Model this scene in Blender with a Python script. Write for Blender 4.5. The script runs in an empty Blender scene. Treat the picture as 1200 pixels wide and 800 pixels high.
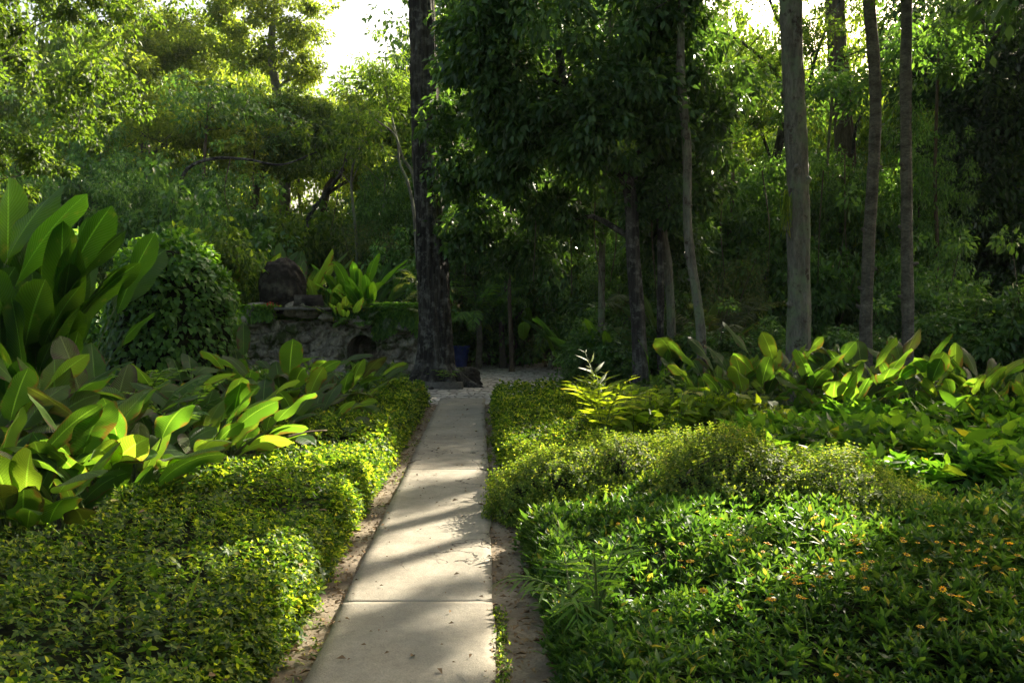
import bpy, math, random
import numpy as np
from mathutils import Vector

R = np.random.default_rng(7)
C = bpy.context.scene.collection
PI = math.pi
F = 933.3
PITCH = math.radians(1.96)
CAMH = 1.6
SUN_AZ, SUN_EL = math.radians(40), math.radians(31)
SUN = np.array([math.sin(SUN_AZ)*math.cos(SUN_EL), math.cos(SUN_AZ)*math.cos(SUN_EL), math.sin(SUN_EL)])

# ---------------------------------------------------------------- placing
def ray(px, py):
    dx, dy = (px-600)/F, -(py-400)/F
    return np.array([dx, math.cos(PITCH)+dy*math.sin(PITCH), -math.sin(PITCH)+dy*math.cos(PITCH)])
def P(px, py, Y):
    d = ray(px, py); d = d*(Y/d[1]); return np.array([d[0], d[1], d[2]+CAMH])
def G(px, py, z=0.0):
    d = ray(px, py); d = d*((z-CAMH)/d[2]); return np.array([d[0], d[1], z])

# ---------------------------------------------------------------- noise
def vnoise(x, y, s=0):
    x = np.asarray(x, float)+s*17.31; y = np.asarray(y, float)+s*5.77
    xi, yi = np.floor(x), np.floor(y)
    xf, yf = x-xi, y-yi
    xf = xf*xf*(3-2*xf); yf = yf*yf*(3-2*yf)
    def h(a, b):
        v = np.sin(a*127.1+b*311.7+s*13.3)*43758.5453
        return v-np.floor(v)
    return (h(xi, yi)*(1-xf)+h(xi+1, yi)*xf)*(1-yf)+(h(xi, yi+1)*(1-xf)+h(xi+1, yi+1)*xf)*yf
def fbm(x, y, s=0, o=3):
    t = 0; a = .5
    for i in range(o):
        t = t+a*vnoise(x*2**i, y*2**i, s+i); a *= .5
    return t
def sstep(a, b, x):
    t = np.clip((np.asarray(x, float)-a)/(b-a), 0, 1); return t*t*(3-2*t)

# ---------------------------------------------------------------- mesh builder
class MB:
    def __init__(s):
        s.v = []; s.f = []; s.uv = []; s.n = 0
    def add(s, v, f, uv=None):
        v = np.asarray(v, float).reshape(-1, 3)
        s.v.append(v)
        for fs in f:
            fs = np.asarray(fs)
            if len(fs): s.f.append(fs+s.n)
        s.uv.append(np.zeros((len(v), 2)) if uv is None else np.asarray(uv, float))
        s.n += len(v)
    def build(s, name, mat, parent=None, smooth=False, origin=None):
        me = bpy.data.meshes.new(name)
        if s.v:
            v = np.concatenate(s.v)
            if origin is not None: v = v-np.asarray(origin)
            idx = np.concatenate([f.ravel() for f in s.f]).astype(np.int32)
            tot = np.concatenate([np.full(len(f), f.shape[1], np.int32) for f in s.f])
            st = np.concatenate([[0], np.cumsum(tot)[:-1]]).astype(np.int32)
            me.vertices.add(len(v)); me.vertices.foreach_set('co', v.astype(np.float32).ravel())
            me.loops.add(len(idx)); me.loops.foreach_set('vertex_index', idx)
            me.polygons.add(len(tot)); me.polygons.foreach_set('loop_start', st); me.polygons.foreach_set('loop_total', tot)
            if smooth: me.polygons.foreach_set('use_smooth', np.ones(len(tot), bool))
            u = me.uv_layers.new(name='UVMap')
            u.data.foreach_set('uv', np.concatenate(s.uv)[idx].astype(np.float32).ravel())
            me.update(calc_edges=True); me.validate()
        me.materials.append(mat)
        o = bpy.data.objects.new(name, me); C.objects.link(o)
        if parent is not None: o.parent = parent
        if origin is not None and parent is None: o.location = origin
        return o

def tag(o, label=None, cat=None, group=None, kind=None):
    if label: o['label'] = label
    if cat: o['category'] = cat
    if group: o['group'] = group
    if kind: o['kind'] = kind
    return o
def thing(name, label, cat, loc, group=None):
    o = bpy.data.objects.new(name, None); C.objects.link(o)
    o.location = (float(loc[0]), float(loc[1]), float(loc[2]) if len(loc) > 2 else 0.0)
    o.empty_display_size = .2
    return tag(o, label, cat, group)
def org(t): return np.array(t.location)

def unit(a): return a/np.maximum(np.linalg.norm(a, axis=-1, keepdims=True), 1e-9)
def frames(d, nrm):
    """rotation matrices with columns x(side), y(dir), z(normal)"""
    y = unit(d); x = unit(np.cross(y, nrm)); z = np.cross(x, y)
    return np.stack([x, y, z], axis=-1)
def rdir(n, rng=None):
    return unit((rng or R).normal(size=(n, 3)))

# leaf templates : verts, [faces], uv      (base at origin, tip at +y, width 1 -> scaled)
def T_tri(w=.4, droop=.12, fold=.1):
    v = np.array([[0,0,0],[w/2,.45,fold*w],[0,1,-droop],[-w/2,.45,fold*w]])
    return v, [np.array([[0,1,2],[0,2,3]])], np.array([[.5,0],[1,.45],[.5,1],[0,.45]])
def T_six(w=.32, droop=.22, fold=.25, lo=.28, hi=.66):
    v = np.array([[0,0,0],[w*.46,lo,fold*w*.5],[w*.40,hi,fold*w*.4-droop*.45],[0,1,-droop],[-w*.40,hi,fold*w*.4-droop*.45],[-w*.46,lo,fold*w*.5],[0,lo,-.0],[0,hi,-droop*.42]])
    return v, [np.array([[0,1,6],[0,6,5],[7,2,3],[7,3,4]]), np.array([[6,1,2,7],[6,7,4,5]])], \
        np.array([[.5,0],[1,lo],[1,hi],[.5,1],[0,hi],[0,lo],[.5,lo],[.5,hi]])
def T_heart(w=.85, droop=.2):
    v = np.array([[0,0,0],[w*.36,-.14,-.02],[w*.5,.18,.03],[w*.3,.6,-.05],[0,1,-droop],[-w*.3,.6,-.05],[-w*.5,.18,.03],[-w*.36,-.14,-.02],[0,.4,-.06]])
    return v, [np.array([[0,1,2],[0,2,8],[8,2,3],[8,3,4],[8,4,5],[8,5,6],[0,8,6],[0,6,7]])], \
        np.array([[.5,0],[.9,0],[1,.2],[.8,.6],[.5,1],[.2,.6],[0,.2],[.1,0],[.5,.4]])
def combo(items):
    """join (template, R, pos, scale) into one template"""
    V, U, Fs, n = [], [], {}, 0
    for (v, f, u), Rm, p, s in items:
        V.append((v*s)@Rm.T+p); U.append(u)
        for fs in f: Fs.setdefault(fs.shape[1], []).append(fs+n)
        n += len(v)
    return np.concatenate(V), [np.concatenate(x) for x in Fs.values()], np.concatenate(U)
def scatter(mb, tpl, pos, Rm, sc):
    v, f, u = tpl
    N = len(pos); k = len(v)
    if N == 0: return
    sc = np.asarray(sc, float)
    if sc.ndim == 0: sc = np.full(N, float(sc))
    V = np.einsum('nij,kj->nki', Rm, v)*sc[:, None, None]+np.asarray(pos)[:, None, :]
    off = (np.arange(N)*k)[:, None, None]
    mb.add(V.reshape(-1, 3), [(fs[None]+off).reshape(-1, fs.shape[1]) for fs in f], np.tile(u, (N, 1)))

def rot_axis(az, el):
    d = np.array([math.cos(az)*math.cos(el), math.sin(az)*math.cos(el), math.sin(el)])
    n = np.array([-math.cos(az)*math.sin(el), -math.sin(az)*math.sin(el), math.cos(el)])
    return frames(d[None], n[None])[0]
def sprig(tpl, n, tiers=2, el0=15, el1=60, spread=.0, seed=0, height=.6):
    """a shoot: tiers of leaves round a short stem; axis +z; leaf length about 1"""
    rg = random.Random(seed); it = []
    for t in range(tiers):
        f = t/max(1, tiers-1) if tiers > 1 else 1
        el = math.radians(el0+(el1-el0)*f)
        for k in range(n):
            az = 2*PI*k/n+t*1.1+rg.uniform(-.4, .4)
            it.append((tpl, rot_axis(az, el+rg.uniform(-.25, .25)), np.array([0, 0, height*f]), rg.uniform(.75, 1.15)*(1-.3*f)))
    return combo(it)
def up_frames(n, tilt=.25, rng=None):
    rng = rng or R
    z = unit(np.array([SUN[0]*.5, SUN[1]*.5, 1.])+rng.normal(size=(n, 3))*tilt)
    a = rng.uniform(0, 2*PI, n)
    t = np.stack([np.cos(a), np.sin(a), np.zeros(n)], -1)
    x = unit(np.cross(t, z)); y = np.cross(z, x)
    return np.stack([x, y, z], -1)

def tube(mb, pts, rad, seg=10, rough=0.0, seed=0, cap=True, ridge=0):
    pts = np.asarray(pts, float); rad = np.asarray(rad, float); n = len(pts)
    tan = unit(np.gradient(pts, axis=0))
    ref = np.array([1., 0, 0]) if abs(tan[0][0]) < .8 else np.array([0, 1., 0])
    xs = []; x = ref
    for i in range(n):
        x = x-tan[i]*np.dot(x, tan[i]); x = x/np.linalg.norm(x); xs.append(x)
    xs = np.array(xs); ys = np.cross(tan, xs)
    a = np.arange(seg)*2*PI/seg
    rr = rad[:, None]*np.ones(seg)[None]
    if rough:
        zz = np.cumsum(np.concatenate([[0], np.linalg.norm(np.diff(pts, axis=0), axis=1)]))
        rr = rr*(1+rough*(fbm(a[None]*1.9+seed, zz[:, None]*1.3+0*a[None], seed)-.45)*2)
    if ridge:
        zz = np.cumsum(np.concatenate([[0], np.linalg.norm(np.diff(pts, axis=0), axis=1)]))[:, None]
        A = a[None]+.12*np.sin(zz*1.3)
        rr = rr*(1+ridge*(1-2*abs(fbm(np.cos(A)*5+9, np.sin(A)*5+zz*.9, seed+5, 3)-.45)*4))
    V = pts[:, None]+rr[..., None]*(np.cos(a)[None, :, None]*xs[:, None]+np.sin(a)[None, :, None]*ys[:, None])
    i = np.arange(n-1)[:, None]*seg; j = np.arange(seg)[None]; j2 = (j+1) % seg
    q = np.stack([i+j, i+j2, i+seg+j2, i+seg+j], -1).reshape(-1, 4)
    V = V.reshape(-1, 3); fs = [q]
    if cap:
        V = np.concatenate([V, pts[-1:]]); k = (n-1)*seg
        fs.append(np.stack([k+np.arange(seg), k+(np.arange(seg)+1) % seg, np.full(seg, n*seg)], -1))
    mb.add(V, fs)
def smooth_path(ctrl, n):
    ctrl = np.asarray(ctrl, float); m = len(ctrl)
    if m < 3: return ctrl[0]+(ctrl[-1]-ctrl[0])*np.linspace(0, 1, n)[:, None]
    c = np.concatenate([[2*ctrl[0]-ctrl[1]], ctrl, [2*ctrl[-1]-ctrl[-2]]])
    t = np.linspace(0, m-1-1e-6, n); i = t.astype(int); u = (t-i)[:, None]
    p0, p1, p2, p3 = c[i], c[i+1], c[i+2], c[i+3]
    return .5*((2*p1)+(-p0+p2)*u+(2*p0-5*p1+4*p2-p3)*u*u+(-p0+3*p1-3*p2+p3)*u**3)

# ---------------------------------------------------------------- materials
def new_mat(name):
    m = bpy.data.materials.new(name); m.use_nodes = True
    nt = m.node_tree; nt.nodes.clear()
    return m, nt.nodes, nt.links
def nd(N, t, **k):
    n = N.new(t)
    for a, b in k.items(): setattr(n, a, b)
    return n
def ramp(N, stops, interp='LINEAR'):
    r = N.new('ShaderNodeValToRGB'); e = r.color_ramp.elements; r.color_ramp.interpolation = interp
    while len(e) < len(stops): e.new(.5)
    for i, (p, c) in enumerate(stops):
        e[i].position = p; e[i].color = (*c, 1) if len(c) == 3 else c
    return r
def mixc(N, L, fac, a, b, mode='MIX'):
    m = N.new('ShaderNodeMix'); m.data_type = 'RGBA'; m.blend_type = mode
    for s, v in ((m.inputs[0], fac), (m.inputs[6], a), (m.inputs[7], b)):
        if isinstance(v, bpy.types.NodeSocket): L.new(v, s)
        else: s.default_value = v if not isinstance(v, tuple) else (*v, 1)
    return m.outputs[2]
def leaf_mat(name, a, b, c=None, odd=None, trans=.35, tcol=None, rough=.42, spec=.4, veins=False, edge=None, elo=.45, ehi=.8):
    m, N, L = new_mat(name)
    trans = min(.6, trans*1.35); rough = rough+.08; spec = .3
    out = nd(N, 'ShaderNodeOutputMaterial')
    geo = nd(N, 'ShaderNodeNewGeometry')
    stops = [(0, a), (.55, b), (.96, c or b)]
    if odd: stops.append((.975, odd))
    r = ramp(N, stops); L.new(geo.outputs['Random Per Island'], r.inputs[0])
    tc = nd(N, 'ShaderNodeTexCoord')
    no = nd(N, 'ShaderNodeTexNoise'); no.inputs['Scale'].default_value = .9; no.inputs['Detail'].default_value = 3
    L.new(tc.outputs['Object'], no.inputs['Vector'])
    mr = nd(N, 'ShaderNodeMapRange'); mr.inputs[1].default_value = .3; mr.inputs[2].default_value = .7
    mr.inputs[3].default_value = .72; mr.inputs[4].default_value = 1.3
    L.new(no.outputs['Fac'], mr.inputs[0])
    col = mixc(N, L, 1.0, r.outputs[0], mr.outputs[0], 'MULTIPLY')
    oi = nd(N, 'ShaderNodeObjectInfo')
    mo = nd(N, 'ShaderNodeMapRange'); mo.inputs[3].default_value = .82; mo.inputs[4].default_value = 1.18
    L.new(oi.outputs['Random'], mo.inputs[0])
    col = mixc(N, L, 1.0, col, mo.outputs[0], 'MULTIPLY')
    bs = nd(N, 'ShaderNodeBsdfPrincipled'); bs.inputs['Roughness'].default_value = rough
    bs.inputs['Specular IOR Level'].default_value = spec
    tr = nd(N, 'ShaderNodeBsdfTranslucent')
    if veins:
        uv = nd(N, 'ShaderNodeUVMap'); sx = nd(N, 'ShaderNodeSeparateXYZ'); L.new(uv.outputs[0], sx.inputs[0])
        def mth(op, x, y=None):
            q = nd(N, 'ShaderNodeMath', operation=op)
            for k, v in enumerate((x, y)):
                if v is None: continue
                if isinstance(v, bpy.types.NodeSocket): L.new(v, q.inputs[k])
                else: q.inputs[k].default_value = v
            return q.outputs[0]
        ab = mth('ABSOLUTE', mth('SUBTRACT', sx.outputs[0], .5))
        ph = mth('SUBTRACT', mth('MULTIPLY', sx.outputs[1], 150.), mth('MULTIPLY', ab, 70.))
        w = mth('SINE', ph)
        mid = nd(N, 'ShaderNodeMapRange'); mid.inputs[1].default_value = .012; mid.inputs[2].default_value = .035
        mid.inputs[3].default_value = 1; mid.inputs[4].default_value = 0; L.new(ab, mid.inputs[0])
        col = mixc(N, L, mth('MULTIPLY', mid.outputs[0], .7), col, tuple(min(1, x*2.2+.03) for x in b))
        vf = mth('MULTIPLY', mth('ADD', w, 1.), .13)
        col = mixc(N, L, vf, col, tuple(x*.45 for x in a))
        n2 = nd(N, 'ShaderNodeTexNoise'); n2.inputs['Scale'].default_value = 7; n2.inputs['Detail'].default_value = 5
        L.new(tc.outputs['Object'], n2.inputs['Vector'])
        bl = nd(N, 'ShaderNodeMapRange'); bl.inputs[1].default_value = .62; bl.inputs[2].default_value = .72; L.new(n2.outputs['Fac'], bl.inputs[0])
        col = mixc(N, L, mth('MULTIPLY', bl.outputs[0], .35), col, (.16, .17, .05))
        if edge:
            eg = mth('ADD', mth('MULTIPLY', ab, 1.7), mth('MULTIPLY', mth('SUBTRACT', n2.outputs['Fac'], .5), 1.6))
            er = nd(N, 'ShaderNodeMapRange'); er.inputs[1].default_value = elo; er.inputs[2].default_value = ehi; L.new(eg, er.inputs[0])
            col = mixc(N, L, er.outputs[0], col, edge)
        bm = nd(N, 'ShaderNodeBump'); bm.inputs['Strength'].default_value = .8; bm.inputs['Distance'].default_value = .006
        L.new(w, bm.inputs['Height']); L.new(bm.outputs[0], bs.inputs['Normal'])
    L.new(col, bs.inputs['Base Color'])
    t = tcol or (1.08, 1.0, .28)
    tcn = mixc(N, L, 1.0, col, tuple(t), 'MULTIPLY')
    gm = nd(N, 'ShaderNodeVectorMath', operation='SCALE'); gm.inputs['Scale'].default_value = 2.9
    L.new(tcn, gm.inputs[0]); L.new(gm.outputs[0], tr.inputs[0])
    mx = nd(N, 'ShaderNodeMixShader'); mx.inputs[0].default_value = trans
    L.new(bs.outputs[0], mx.inputs[1]); L.new(tr.outputs[0], mx.inputs[2]); L.new(mx.outputs[0], out.inputs['Surface'])
    return m
def rough_mat(name, cols, scale=3, stretch=(1, 1, 1), bump=.6, dist=.03, patch=None, patch_scale=1.5, patch_lo=.5, patch_hi=.62, fine=25, rough=.9, patch2=None, fine_amt=.35):
    m, N, L = new_mat(name)
    out = nd(N, 'ShaderNodeOutputMaterial'); bs = nd(N, 'ShaderNodeBsdfPrincipled')
    bs.inputs['Roughness'].default_value = rough; bs.inputs['Specular IOR Level'].default_value = .2
    tc = nd(N, 'ShaderNodeTexCoord'); mp = nd(N, 'ShaderNodeMapping'); mp.inputs['Scale'].default_value = stretch
    L.new(tc.outputs['Object'], mp.inputs[0])
    n1 = nd(N, 'ShaderNodeTexNoise'); n1.inputs['Scale'].default_value = scale; n1.inputs['Detail'].default_value = 8; n1.inputs['Roughness'].default_value = .65
    L.new(mp.outputs[0], n1.inputs['Vector'])
    k = len(cols); r = ramp(N, [(.3+.4*i/(k-1), c) for i, c in enumerate(cols)]); L.new(n1.outputs['Fac'], r.inputs[0])
    col = r.outputs[0]
    n2 = nd(N, 'ShaderNodeTexNoise'); n2.inputs['Scale'].default_value = fine; n2.inputs['Detail'].default_value = 6; n2.inputs['Roughness'].default_value = .7
    L.new(mp.outputs[0], n2.inputs['Vector'])
    r2 = ramp(N, [(.3, (1-fine_amt,)*3), (.7, (1+fine_amt*.6,)*3)]); L.new(n2.outputs['Fac'], r2.inputs[0])
    col = mixc(N, L, 1.0, col, r2.outputs[0], 'MULTIPLY')
    for q, (pc, s, lo, hi) in enumerate([x for x in ((patch, patch_scale, patch_lo, patch_hi), patch2) if x and x[0]]):
        n3 = nd(N, 'ShaderNodeTexNoise'); n3.inputs['Scale'].default_value = s; n3.inputs['Detail'].default_value = 7; n3.inputs['Roughness'].default_value = .7
        n3.noise_dimensions = '4D'; n3.inputs['W'].default_value = q*3.7+1
        L.new(tc.outputs['Object'], n3.inputs['Vector'])
        pm = nd(N, 'ShaderNodeMapRange'); pm.inputs[1].default_value = lo; pm.inputs[2].default_value = hi; L.new(n3.outputs['Fac'], pm.inputs[0])
        col = mixc(N, L, pm.outputs[0], col, pc)
    L.new(col, bs.inputs['Base Color'])
    ad = nd(N, 'ShaderNodeMath', operation='MULTIPLY_ADD'); ad.inputs[1].default_value = .35
    L.new(n2.outputs['Fac'], ad.inputs[0]); L.new(n1.outputs['Fac'], ad.inputs[2])
    bm = nd(N, 'ShaderNodeBump'); bm.inputs['Strength'].default_value = bump; bm.inputs['Distance'].default_value = dist
    L.new(ad.outputs[0], bm.inputs['Height']); L.new(bm.outputs[0], bs.inputs['Normal'])
    L.new(bs.outputs[0], out.inputs['Surface'])
    return m

M = {}
M['hedge'] = leaf_mat('hedge leaves', (.02,.055,.012), (.06,.125,.02), (.26,.33,.045), (.2,.2,.05), trans=.36)
M['cover'] = leaf_mat('ground cover leaves', (.024,.066,.016), (.045,.105,.024), (.085,.155,.034), (.2,.19,.05), trans=.28, rough=.36)
M['box'] = leaf_mat('small shrub leaves', (.05,.10,.02), (.11,.18,.03), (.24,.29,.07), (.28,.26,.08), trans=.38, rough=.5)
M['broad'] = leaf_mat('broad low leaves', (.025,.075,.012), (.05,.12,.018), (.08,.16,.02), (.17,.18,.02), trans=.35)
M['lime'] = leaf_mat('lime leaves', (.09,.15,.015), (.16,.23,.02), (.25,.3,.04), (.4,.38,.1), trans=.42)
M['paddle'] = leaf_mat('paddle leaves', (.045,.115,.02), (.075,.155,.028), (.12,.2,.035), trans=.36, rough=.36, veins=True, edge=(.09,.07,.03), elo=.74, ehi=.9)
M['paddle_worn'] = leaf_mat('worn paddle leaves', (.08,.12,.025), (.10,.14,.03), (.12,.15,.03), trans=.12, rough=.4, veins=True, edge=(.07,.06,.03))
M['paddle_dark'] = leaf_mat('tall paddle leaves', (.03,.09,.012), (.045,.125,.015), (.08,.17,.02), trans=.42, rough=.4, veins=True)
M['paddle_old'] = leaf_mat('yellow brown leaves', (.2,.17,.07), (.2,.19,.06), (.13,.09,.05), trans=.08, veins=True, edge=(.09,.06,.035))
M['stem'] = leaf_mat('green stems', (.06,.11,.025), (.09,.14,.03), (.12,.15,.04), trans=.1)
M['dry'] = rough_mat('dry leaf', [(.12,.07,.035), (.28,.2,.11)], scale=20, bump=.3, dist=.005)
M['shade'] = leaf_mat('lightened shade leaves', (.038,.10,.03), (.07,.155,.044), (.12,.23,.066), trans=.26, rough=.26)  # leaf colour lightened in place of fill light under the trees
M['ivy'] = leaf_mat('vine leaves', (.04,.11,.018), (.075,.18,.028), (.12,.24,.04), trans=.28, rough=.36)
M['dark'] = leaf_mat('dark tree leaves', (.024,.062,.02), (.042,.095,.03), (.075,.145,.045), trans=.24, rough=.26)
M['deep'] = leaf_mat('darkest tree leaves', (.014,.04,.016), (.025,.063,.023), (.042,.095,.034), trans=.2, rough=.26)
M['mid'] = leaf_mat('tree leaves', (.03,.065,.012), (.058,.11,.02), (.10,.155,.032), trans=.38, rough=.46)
M['lit'] = leaf_mat('sunlit tone leaves', (.06,.10,.02), (.10,.15,.03), (.15,.2,.045), trans=.42, rough=.45)  # pale yellow leaf tone carries sunlight in the colour
M['fern'] = leaf_mat('fern leaves', (.05,.12,.024), (.09,.19,.036), (.14,.25,.05), trans=.38)
M['dusty'] = leaf_mat('grey green leaves', (.05,.08,.035), (.08,.11,.05), (.11,.14,.06), trans=.3)
M['bark_dark'] = rough_mat('dark fissured bark', [(.011,.01,.009), (.042,.038,.033), (.12,.11,.095)], scale=9, stretch=(1,1,.09), bump=1, dist=.09, patch=(.2,.195,.17), patch_scale=5, patch_lo=.5, patch_hi=.66, fine=40, fine_amt=.5)
M['bark_grey'] = rough_mat('grey lichen bark', [(.085,.078,.06), (.17,.16,.125), (.24,.23,.185)], scale=6, stretch=(1,1,.3), bump=1, dist=.05, patch=(.17,.21,.12), patch_scale=2.2, patch_lo=.48, patch_hi=.6, fine=30, fine_amt=.5, patch2=((.06,.045,.032), 3.5, .56, .62))
M['bark_ring'] = rough_mat('ringed grey bark', [(.06,.054,.042), (.14,.13,.105), (.22,.205,.165)], scale=6, stretch=(.8,.8,1.5), bump=1, dist=.035, patch=(.17,.165,.13), patch_scale=7, patch_lo=.57, patch_hi=.62, fine=26, fine_amt=.5)
M['bark_brown'] = rough_mat('brown bark', [(.05,.036,.026), (.11,.085,.06), (.16,.125,.09)], scale=6, stretch=(1,1,.25), bump=.8, dist=.02, fine=24)
M['bark_far'] = rough_mat('far bark', [(.06,.05,.04), (.14,.12,.095)], scale=4, stretch=(1,1,.3), bump=.6, dist=.02)
M['stone'] = rough_mat('mossy rockwork', [(.12,.108,.08), (.31,.28,.22), (.5,.46,.36)], scale=3, stretch=(1,1,.6), bump=1, dist=.09, patch=(.06,.08,.025), patch_scale=2.4, patch_lo=.5, patch_hi=.6, fine=18, fine_amt=.5, patch2=((.07,.06,.045), 1.7, .6, .72))
M['stone_dark'] = rough_mat('dark boulder', [(.012,.011,.009), (.036,.031,.025), (.12,.11,.085)], scale=3, bump=1, dist=.05, fine=16, patch=(.2,.18,.14), patch_scale=5, patch_lo=.64, patch_hi=.7)
M['slab'] = rough_mat('weathered slab', [(.07,.065,.055), (.16,.15,.13)], scale=4, bump=.7, dist=.02)
def concrete_mat():
    m, N, L = new_mat('worn concrete'); out = nd(N, 'ShaderNodeOutputMaterial'); bs = nd(N, 'ShaderNodeBsdfPrincipled')
    bs.inputs['Roughness'].default_value = .88; bs.inputs['Specular IOR Level'].default_value = .2
    tc = nd(N, 'ShaderNodeTexCoord')
    def noise(scale, det=6, rg=.6, w=0.):
        n = nd(N, 'ShaderNodeTexNoise'); n.noise_dimensions = '4D'; n.inputs['W'].default_value = w; n.inputs['Scale'].default_value = scale
        n.inputs['Detail'].default_value = det; n.inputs['Roughness'].default_value = rg; L.new(tc.outputs['Object'], n.inputs['Vector']); return n.outputs['Fac']
    r = ramp(N, [(.32, (.235,.212,.165)), (.5, (.32,.292,.228)), (.68, (.38,.35,.28))]); L.new(noise(1.7, 8, .7, 3), r.inputs[0]); col = r.outputs[0]
    r2 = ramp(N, [(.3, (.72,.72,.72)), (.7, (1.12,1.12,1.12))]); L.new(noise(16, 8, .75, 1), r2.inputs[0]); col = mixc(N, L, 1.0, col, r2.outputs[0], 'MULTIPLY')
    r3 = ramp(N, [(.35, (.78,.78,.78)), (.65, (1.1,1.1,1.1))]); L.new(noise(120, 4, .6, 2), r3.inputs[0]); col = mixc(N, L, 1.0, col, r3.outputs[0], 'MULTIPLY')
    for sc_, w, lo, hi, c, f in ((3.2, 7, .55, .72, (.17,.14,.1), .75), (.9, 9, .52, .7, (.2,.2,.175), .6), (26, 11, .66, .7, (.09,.075,.055), .8)):
        mr = nd(N, 'ShaderNodeMapRange'); mr.inputs[1].default_value = lo; mr.inputs[2].default_value = hi; mr.inputs[4].default_value = f; L.new(noise(sc_, 9, .72, w), mr.inputs[0]); col = mixc(N, L, mr.outputs[0], col, c)
    # hairline cracks, only here and there
    wp = nd(N, 'ShaderNodeTexNoise'); wp.inputs['Scale'].default_value = 2.5; wp.inputs['Detail'].default_value = 6; L.new(tc.outputs['Object'], wp.inputs['Vector'])
    vm = nd(N, 'ShaderNodeVectorMath', operation='MULTIPLY_ADD'); vm.inputs[1].default_value = (.9, .9, .9); L.new(wp.outputs['Color'], vm.inputs[0]); L.new(tc.outputs['Object'], vm.inputs[2])
    v = nd(N, 'ShaderNodeTexVoronoi', feature='DISTANCE_TO_EDGE'); v.inputs['Scale'].default_value = .8; L.new(vm.outputs[0], v.inputs['Vector'])
    cr = nd(N, 'ShaderNodeMapRange'); cr.inputs[1].default_value = .002; cr.inputs[2].default_value = .007; cr.inputs[3].default_value = 1; cr.inputs[4].default_value = 0; L.new(v.outputs['Distance'], cr.inputs[0])
    mk = nd(N, 'ShaderNodeMapRange'); mk.inputs[1].default_value = .5; mk.inputs[2].default_value = .56; L.new(noise(1.1, 2, .5, 5), mk.inputs[0])
    mm = nd(N, 'ShaderNodeMath', operation='MULTIPLY'); L.new(cr.outputs[0], mm.inputs[0]); L.new(mk.outputs[0], mm.inputs[1])
    col = mixc(N, L, mm.outputs[0], col, (.05,.045,.035)); L.new(col, bs.inputs['Base Color'])
    b1 = nd(N, 'ShaderNodeMath', operation='MULTIPLY_ADD'); b1.inputs[1].default_value = .5; L.new(noise(120, 4, .6, 2), b1.inputs[0]); L.new(noise(16, 8, .75, 1), b1.inputs[2])
    b2 = nd(N, 'ShaderNodeMath', operation='SUBTRACT'); L.new(b1.outputs[0], b2.inputs[0]); L.new(mm.outputs[0], b2.inputs[1])
    bm = nd(N, 'ShaderNodeBump'); bm.inputs['Strength'].default_value = .8; bm.inputs['Distance'].default_value = .008; L.new(b2.outputs[0], bm.inputs['Height']); L.new(bm.outputs[0], bs.inputs['Normal'])
    L.new(bs.outputs[0], out.inputs['Surface']); return m
M['concrete'] = concrete_mat()
M['soil'] = rough_mat('sandy soil', [(.13,.1,.07), (.23,.19,.135), (.31,.26,.19)], scale=3.5, bump=.9, dist=.02, fine=60, patch=(.1,.075,.045), patch_scale=5, patch_lo=.55, patch_hi=.66)
M['earth'] = rough_mat('forest floor', [(.018,.014,.009), (.05,.04,.024), (.09,.065,.035)], scale=4, bump=1, dist=.03, fine=40, patch=(.03,.045,.012), patch_scale=1.2, patch_lo=.5, patch_hi=.6)
M['under'] = rough_mat('dark underlayer', [(.010,.012,.005), (.03,.035,.012)], scale=18, bump=1, dist=.02)  # near-black colour standing in for shade beneath the leaves
M['twig'] = rough_mat('twigs', [(.05,.035,.02), (.13,.1,.065)], scale=10, bump=.4, dist=.01)
M['orange'] = leaf_mat('orange petals', (.8,.33,.015), (.85,.45,.02), (.85,.58,.04), trans=.3, tcol=(1,.8,.3))
M['red'] = leaf_mat('red petals', (.3,.01,.02), (.4,.015,.03), (.42,.03,.05), trans=.1, tcol=(1,.3,.4))
M['flower_eye'] = leaf_mat('flower centre', (.35,.16,.02), (.4,.2,.02), trans=.05)

def cobble_mat():
    m, N, L = new_mat('cobbles'); out = nd(N, 'ShaderNodeOutputMaterial'); bs = nd(N, 'ShaderNodeBsdfPrincipled')
    bs.inputs['Roughness'].default_value = .8
    tc = nd(N, 'ShaderNodeTexCoord')
    v = nd(N, 'ShaderNodeTexVoronoi', feature='DISTANCE_TO_EDGE'); v.inputs['Scale'].default_value = 5.5
    v2 = nd(N, 'ShaderNodeTexVoronoi'); v2.inputs['Scale'].default_value = 5.5
    L.new(tc.outputs['Object'], v.inputs['Vector']); L.new(tc.outputs['Object'], v2.inputs['Vector'])
    r = ramp(N, [(0, (.3,.28,.24)), (1, (.6,.57,.5))]); sp = nd(N, 'ShaderNodeSeparateColor'); L.new(v2.outputs['Color'], sp.inputs[0]); L.new(sp.outputs[0], r.inputs[0])
    e = ramp(N, [(0, (0,0,0)), (.12, (1,1,1))]); L.new(v.outputs['Distance'], e.inputs[0])
    c = mixc(N, L, e.outputs[0], (.07,.06,.045), r.outputs[0]); L.new(c, bs.inputs['Base Color'])
    b = nd(N, 'ShaderNodeBump'); b.inputs['Distance'].default_value = .02; L.new(e.outputs[0], b.inputs['Height']); L.new(b.outputs[0], bs.inputs['Normal'])
    L.new(bs.outputs[0], out.inputs['Surface']); return m
M['cobble'] = cobble_mat()
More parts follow.
